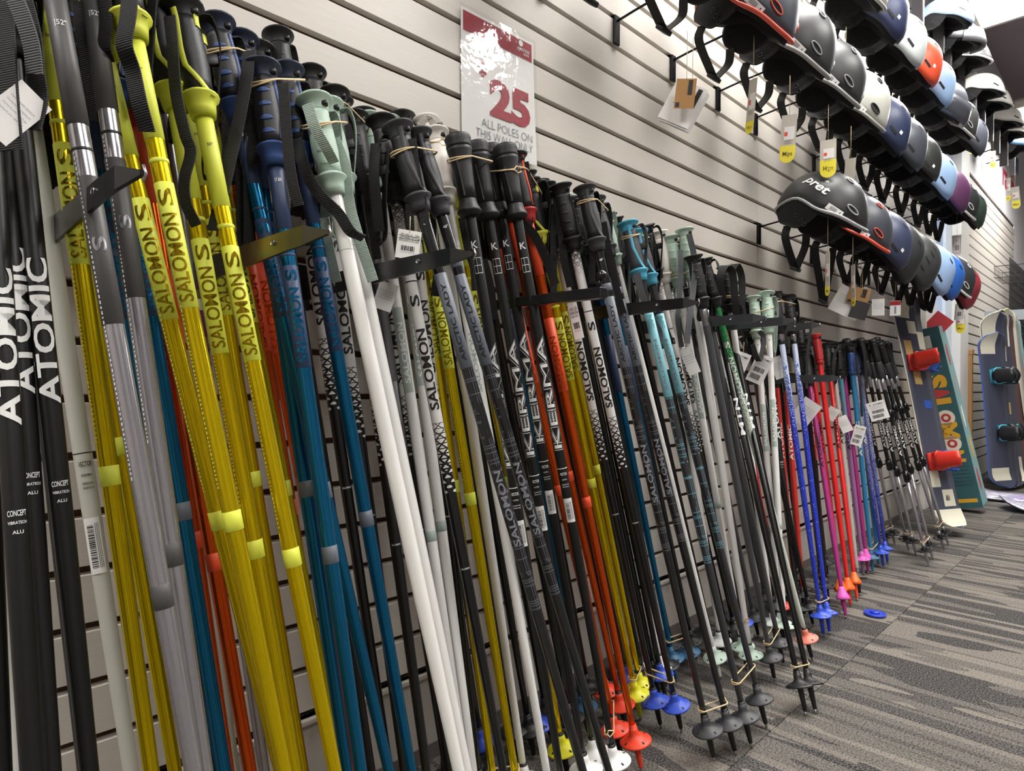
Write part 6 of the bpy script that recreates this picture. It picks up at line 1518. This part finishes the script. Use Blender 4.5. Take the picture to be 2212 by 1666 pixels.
# display boards by the far slats: (bottom, top, deck normal, length, width, base, edge, graphics, label)
TOPB = [((5.90, -0.235, .02), (5.92, -.15, 1.12), SBN, SBB, 'blue-edged slate snowboard, nearest of the standing row', [(SBG, 0.98, 1.14, -.9, .2), (SBG, 0.04, 0.15, -.8, .5)], 1.14),
        ((5.98, -0.250, .02), (5.98, -.15, 1.28), SBN, SBG, 'slate snowboard carrying turquoise bindings', [(SBG, 1.01, 1.30, -.95, .1), (SBG, 0.92, 1.05, .2, .8), (SBT, 0.52, 0.63, .2, .8), (SBA, 0.38, 0.50, -.6, .1), (SBG, 0.02, 0.18, -.8, .5)], 1.30),
        ((6.07, -0.265, .02), (6.10, -.15, 1.30), SBN, SBG, 'slate snowboard with cream cross, third of the standing row', [(SBG, 1.04, 1.31, -.2, .9), (SBB, 0.58, 0.71, -.3, .3), (SBG, 0.02, 0.21, -.3, .9)], 1.32),
        ((6.20, -0.290, .02), (6.26, -.15, 1.30), SBBR, SBK, 'brown snowboard with orange flame graphic', [(SBF, 0.66, 1.01, -.8, .4), (SBF, 0.79, 1.14, -.3, .1)], 1.32),
        ((6.32, -0.310, .02), (6.38, -.15, 1.34), SBG, SBL, 'lime green snowboard with tapering stripe', [(SBL, 0.22, 1.13, -.95, .5), (INKB, 0.35, 0.78, .6, .7)], 1.36),
        ((6.46, -0.330, .02), (6.52, -.15, 1.32), GREYK, SBK, 'grey snowboard near the wire grid panel', [(SBA, 0.78, 1.25, -.7, .5)], 1.34),
        ((6.60, -0.350, .02), (6.66, -.15, 1.30), SBA, SBK, 'pale aqua snowboard at the end of the standing row', [(SBG, 0.26, 0.88, -.4, .4)], 1.32)]
for k, (b_, t_, ba, ed, lb_, gr_, LL) in enumerate(TOPB):
    Mq = lean(b_, t_, (-.5, -.86, .1)); snowboard(Mq, LL, .27, ba, ed, lb_, gr_, 'snowboards standing by the far slats')
    if k == 1:
        for zb, l2 in ((.40, 'turquoise and black snowboard binding on the standing board, the lower one'), (.82, 'turquoise and black snowboard binding on the standing board, the upper one')):
            binding(Mq @ Matrix.Translation((0, -.010, zb)) @ Matrix.Rotation(math.pi, 4, 'Y'), BTEAL, BLACKB, l2, BLACKB)
# boards lying on the carpet by the carton
gfx, s = newmat('white board with purple scribble print', .35, coat=.3)
co, vec = s.obj()
nz = s.n('ShaderNodeTexNoise'); nz.inputs['Scale'].default_value = 7; nz.inputs['Detail'].default_value = 2; nz.inputs['Distortion'].default_value = 1.2; s.t.links.new(vec, nz.inputs[0])
rp = s.n('ShaderNodeValToRGB'); cr = rp.color_ramp; cr.elements[0].position = 0; cr.elements[0].color = rgb(232, 234, 240); cr.elements[1].position = 1; cr.elements[1].color = rgb(214, 226, 236)
for p_, c_ in ((.38, (236, 236, 242)), (.41, (30, 28, 40)), (.43, (226, 226, 240)), (.52, (168, 142, 206)), (.56, (226, 230, 240)), (.60, (40, 44, 60)), (.62, (200, 220, 232)), (.68, (214, 110, 150)), (.71, (232, 236, 240))):
    e_ = cr.elements.new(p_); e_.color = rgb(*c_)
s.put(rp.inputs[0], nz.outputs['Fac']); s.col(rp.outputs[0])
def flat_board(x, y, ang, z, label, base, LL=1.5, WW=.30):
    a = math.radians(ang); d = Vector((math.cos(a), math.sin(a), 0)); n = Vector((0, 0, 1)); X = (-n).cross(d)
    Mq = Matrix(((X.x, -n.x, d.x, x), (X.y, -n.y, d.y, y), (X.z, -n.z, d.z, z), (0, 0, 0, 1)))
    return snowboard(Mq, LL, WW, base, SBK, label, [], 'snowboards lying on the carpet')
flat_board(5.42, -.10, -88, .012, 'white snowboard with purple scribbles lying flat below the window', gfx, 1.55, .42)
flat_board(4.98, -.34, -80, .016, 'white graphic snowboard lying nearer than the other, tip raised', gfx, 1.5, .34)
# ---------------------------------------------------------------- far end fittings: shelf, wire basket, grid panels, wooden post
GRIDM = mat('black wire grid', (34, 34, 36), .4, .4)
def grid_panel(x0, x1, z0, z1, y, step, label):
    t = empty('wire_grid_panel', ((x0 + x1) / 2, y, z0), label, 'grid panel')
    w = x1 - x0; n = int(w / step)
    for i in range(n + 1): part('upright_wire', tube([(-w / 2 + i * step, 0, 0), (-w / 2 + i * step, 0, z1 - z0)], .0035, 5), GRIDM, t, False)
    for k in range(int((z1 - z0) / .076) + 1): part('cross_wire', tube([(-w / 2, -.006, k * .076), (w / 2, -.006, k * .076)], .003, 5), GRIDM, t, False)
grid_panel(7.55, 8.75, .25, 1.98, -.06, .06, 'black wire grid panel on the wall beyond the snowboards')
t = empty('shelf', (7.35, -.02, 1.36), 'dark wire shelf with a grey front lip above the standing snowboards', 'shelf')
part('front_lip', box(-.02, -.36, .0, 1.3, .02, .07, .003), ARM_M['steel'], t, False)
part('side_plate', xf(box(-.66, -.18, -.005, .012, .40, .085, .002), Matrix.Identity(4)), mat('pale steel side plate', (172, 180, 190), .35, .6), t, False)
for q in range(14): part('shelf_wire', tube([(-.60 + .095 * q, 0, -.02), (-.60 + .095 * q, -.35, -.02)], .004, 5), GRIDM, t, False)
for q in range(5): part('shelf_wire', tube([(-.65, -.06 - .07 * q, -.026), (.62, -.06 - .07 * q, -.026)], .004, 5), GRIDM, t, False)
t = empty('wire_basket', (7.20, -.02, 1.72), 'small grey wire basket on the far slats', 'basket')
for z in (0, .10):
    part('rim', tube([(-.2, 0, z), (-.2, -.22, z), (.22, -.22, z), (.22, 0, z)], .003, 6), GRIDM, t, False)
for q in range(8): part('basket_wire', tube([(-.2 + .06 * q, 0, .10), (-.2 + .06 * q, 0, 0), (-.2 + .06 * q, -.22, 0), (-.2 + .06 * q, -.22, .10)], .002, 5), GRIDM, t, False)
part_ = empty('wooden_post', (5.92, -.03, 0), 'narrow wooden post at the edge of the far slats', 'post')
part('post', box(0, 0, .50, .045, .03, 1.0, .003), KRAFT, part_, False); part('cleat', box(0, -.002, 1.02, .05, .036, .04, .003), KRAFT, part_, False)
# standing price plates at the ends of the upper hooks
PLM = mat('grey steel price plate', (88, 86, 88), .4, .5)
def price_plate(x, z, y, label):
    t = empty('price_plate', (x, y, z), label, 'price plate', 'steel plates on the upper hooks')
    part('plate', box(0, 0, 0, .006, .050, .24, .0015), PLM, t, False); part('flange', box(.010, -.025, 0, .022, .004, .24, .001), PLM, t, False)
    part('support_bar', tube([(.004, .02, .04), (.01, -y, .02)], .005, 6), HOOKM, t, False)
# ---------------------------------------------------------------- placing
for key, st, tip, top, label, group, opt in POLES: pole(key, st, tip, top, label, group, opt)
for key, w, kd, pts in STRAP_PATHS: pole_strap(key, pts, w, kd)
for keys, ds, rr, label in BANDS: rubber_band(keys, ds, rr, label)
for x, z, col, label, ex in HELMETS: helmet(x, z, col, label, **ex)
HOOK_ROWS = [(1.3228, [2.253, 2.505, 2.76, 3.0, 3.25, 3.52, 3.76, 4.0, 4.2], 'bottom'), (1.7038, [1.10, 1.383, 1.663, 1.941, 2.22, 2.50, 2.775, 3.02, 3.27, 3.55, 3.86, 4.1, 4.32], 'middle'), (2.0848, [2.47, 2.71, 2.98, 3.25, 3.51, 3.79, 4.07, 4.34], 'upper')]
ORD = ['first', 'second', 'third', 'fourth', 'fifth', 'sixth', 'seventh', 'eighth', 'ninth', 'tenth', 'eleventh', 'twelfth', 'thirteenth']
for zg, xs, nm in HOOK_ROWS:
    for i, x in enumerate(xs): hook(x, zg, .20, 'black wire hook in the %s helmet row, %s from the left' % (nm, ORD[i]))
for pos, w, h, label, kind, yaw, tilt, sg, nm in TAGS: card(pos, w, h, label, kind, yaw, tilt, sg, nm)
for i, (x, z, y) in enumerate(PLATES): price_plate(x, z, y, 'upright grey steel plate by the topmost helmets, %s from the left' % ORD[i])
t = card((4.62, -.12, 1.18), .11, .15, 'dark red folded card standing on the tall carton', 'red', 25, 40, 0, 'red_card')
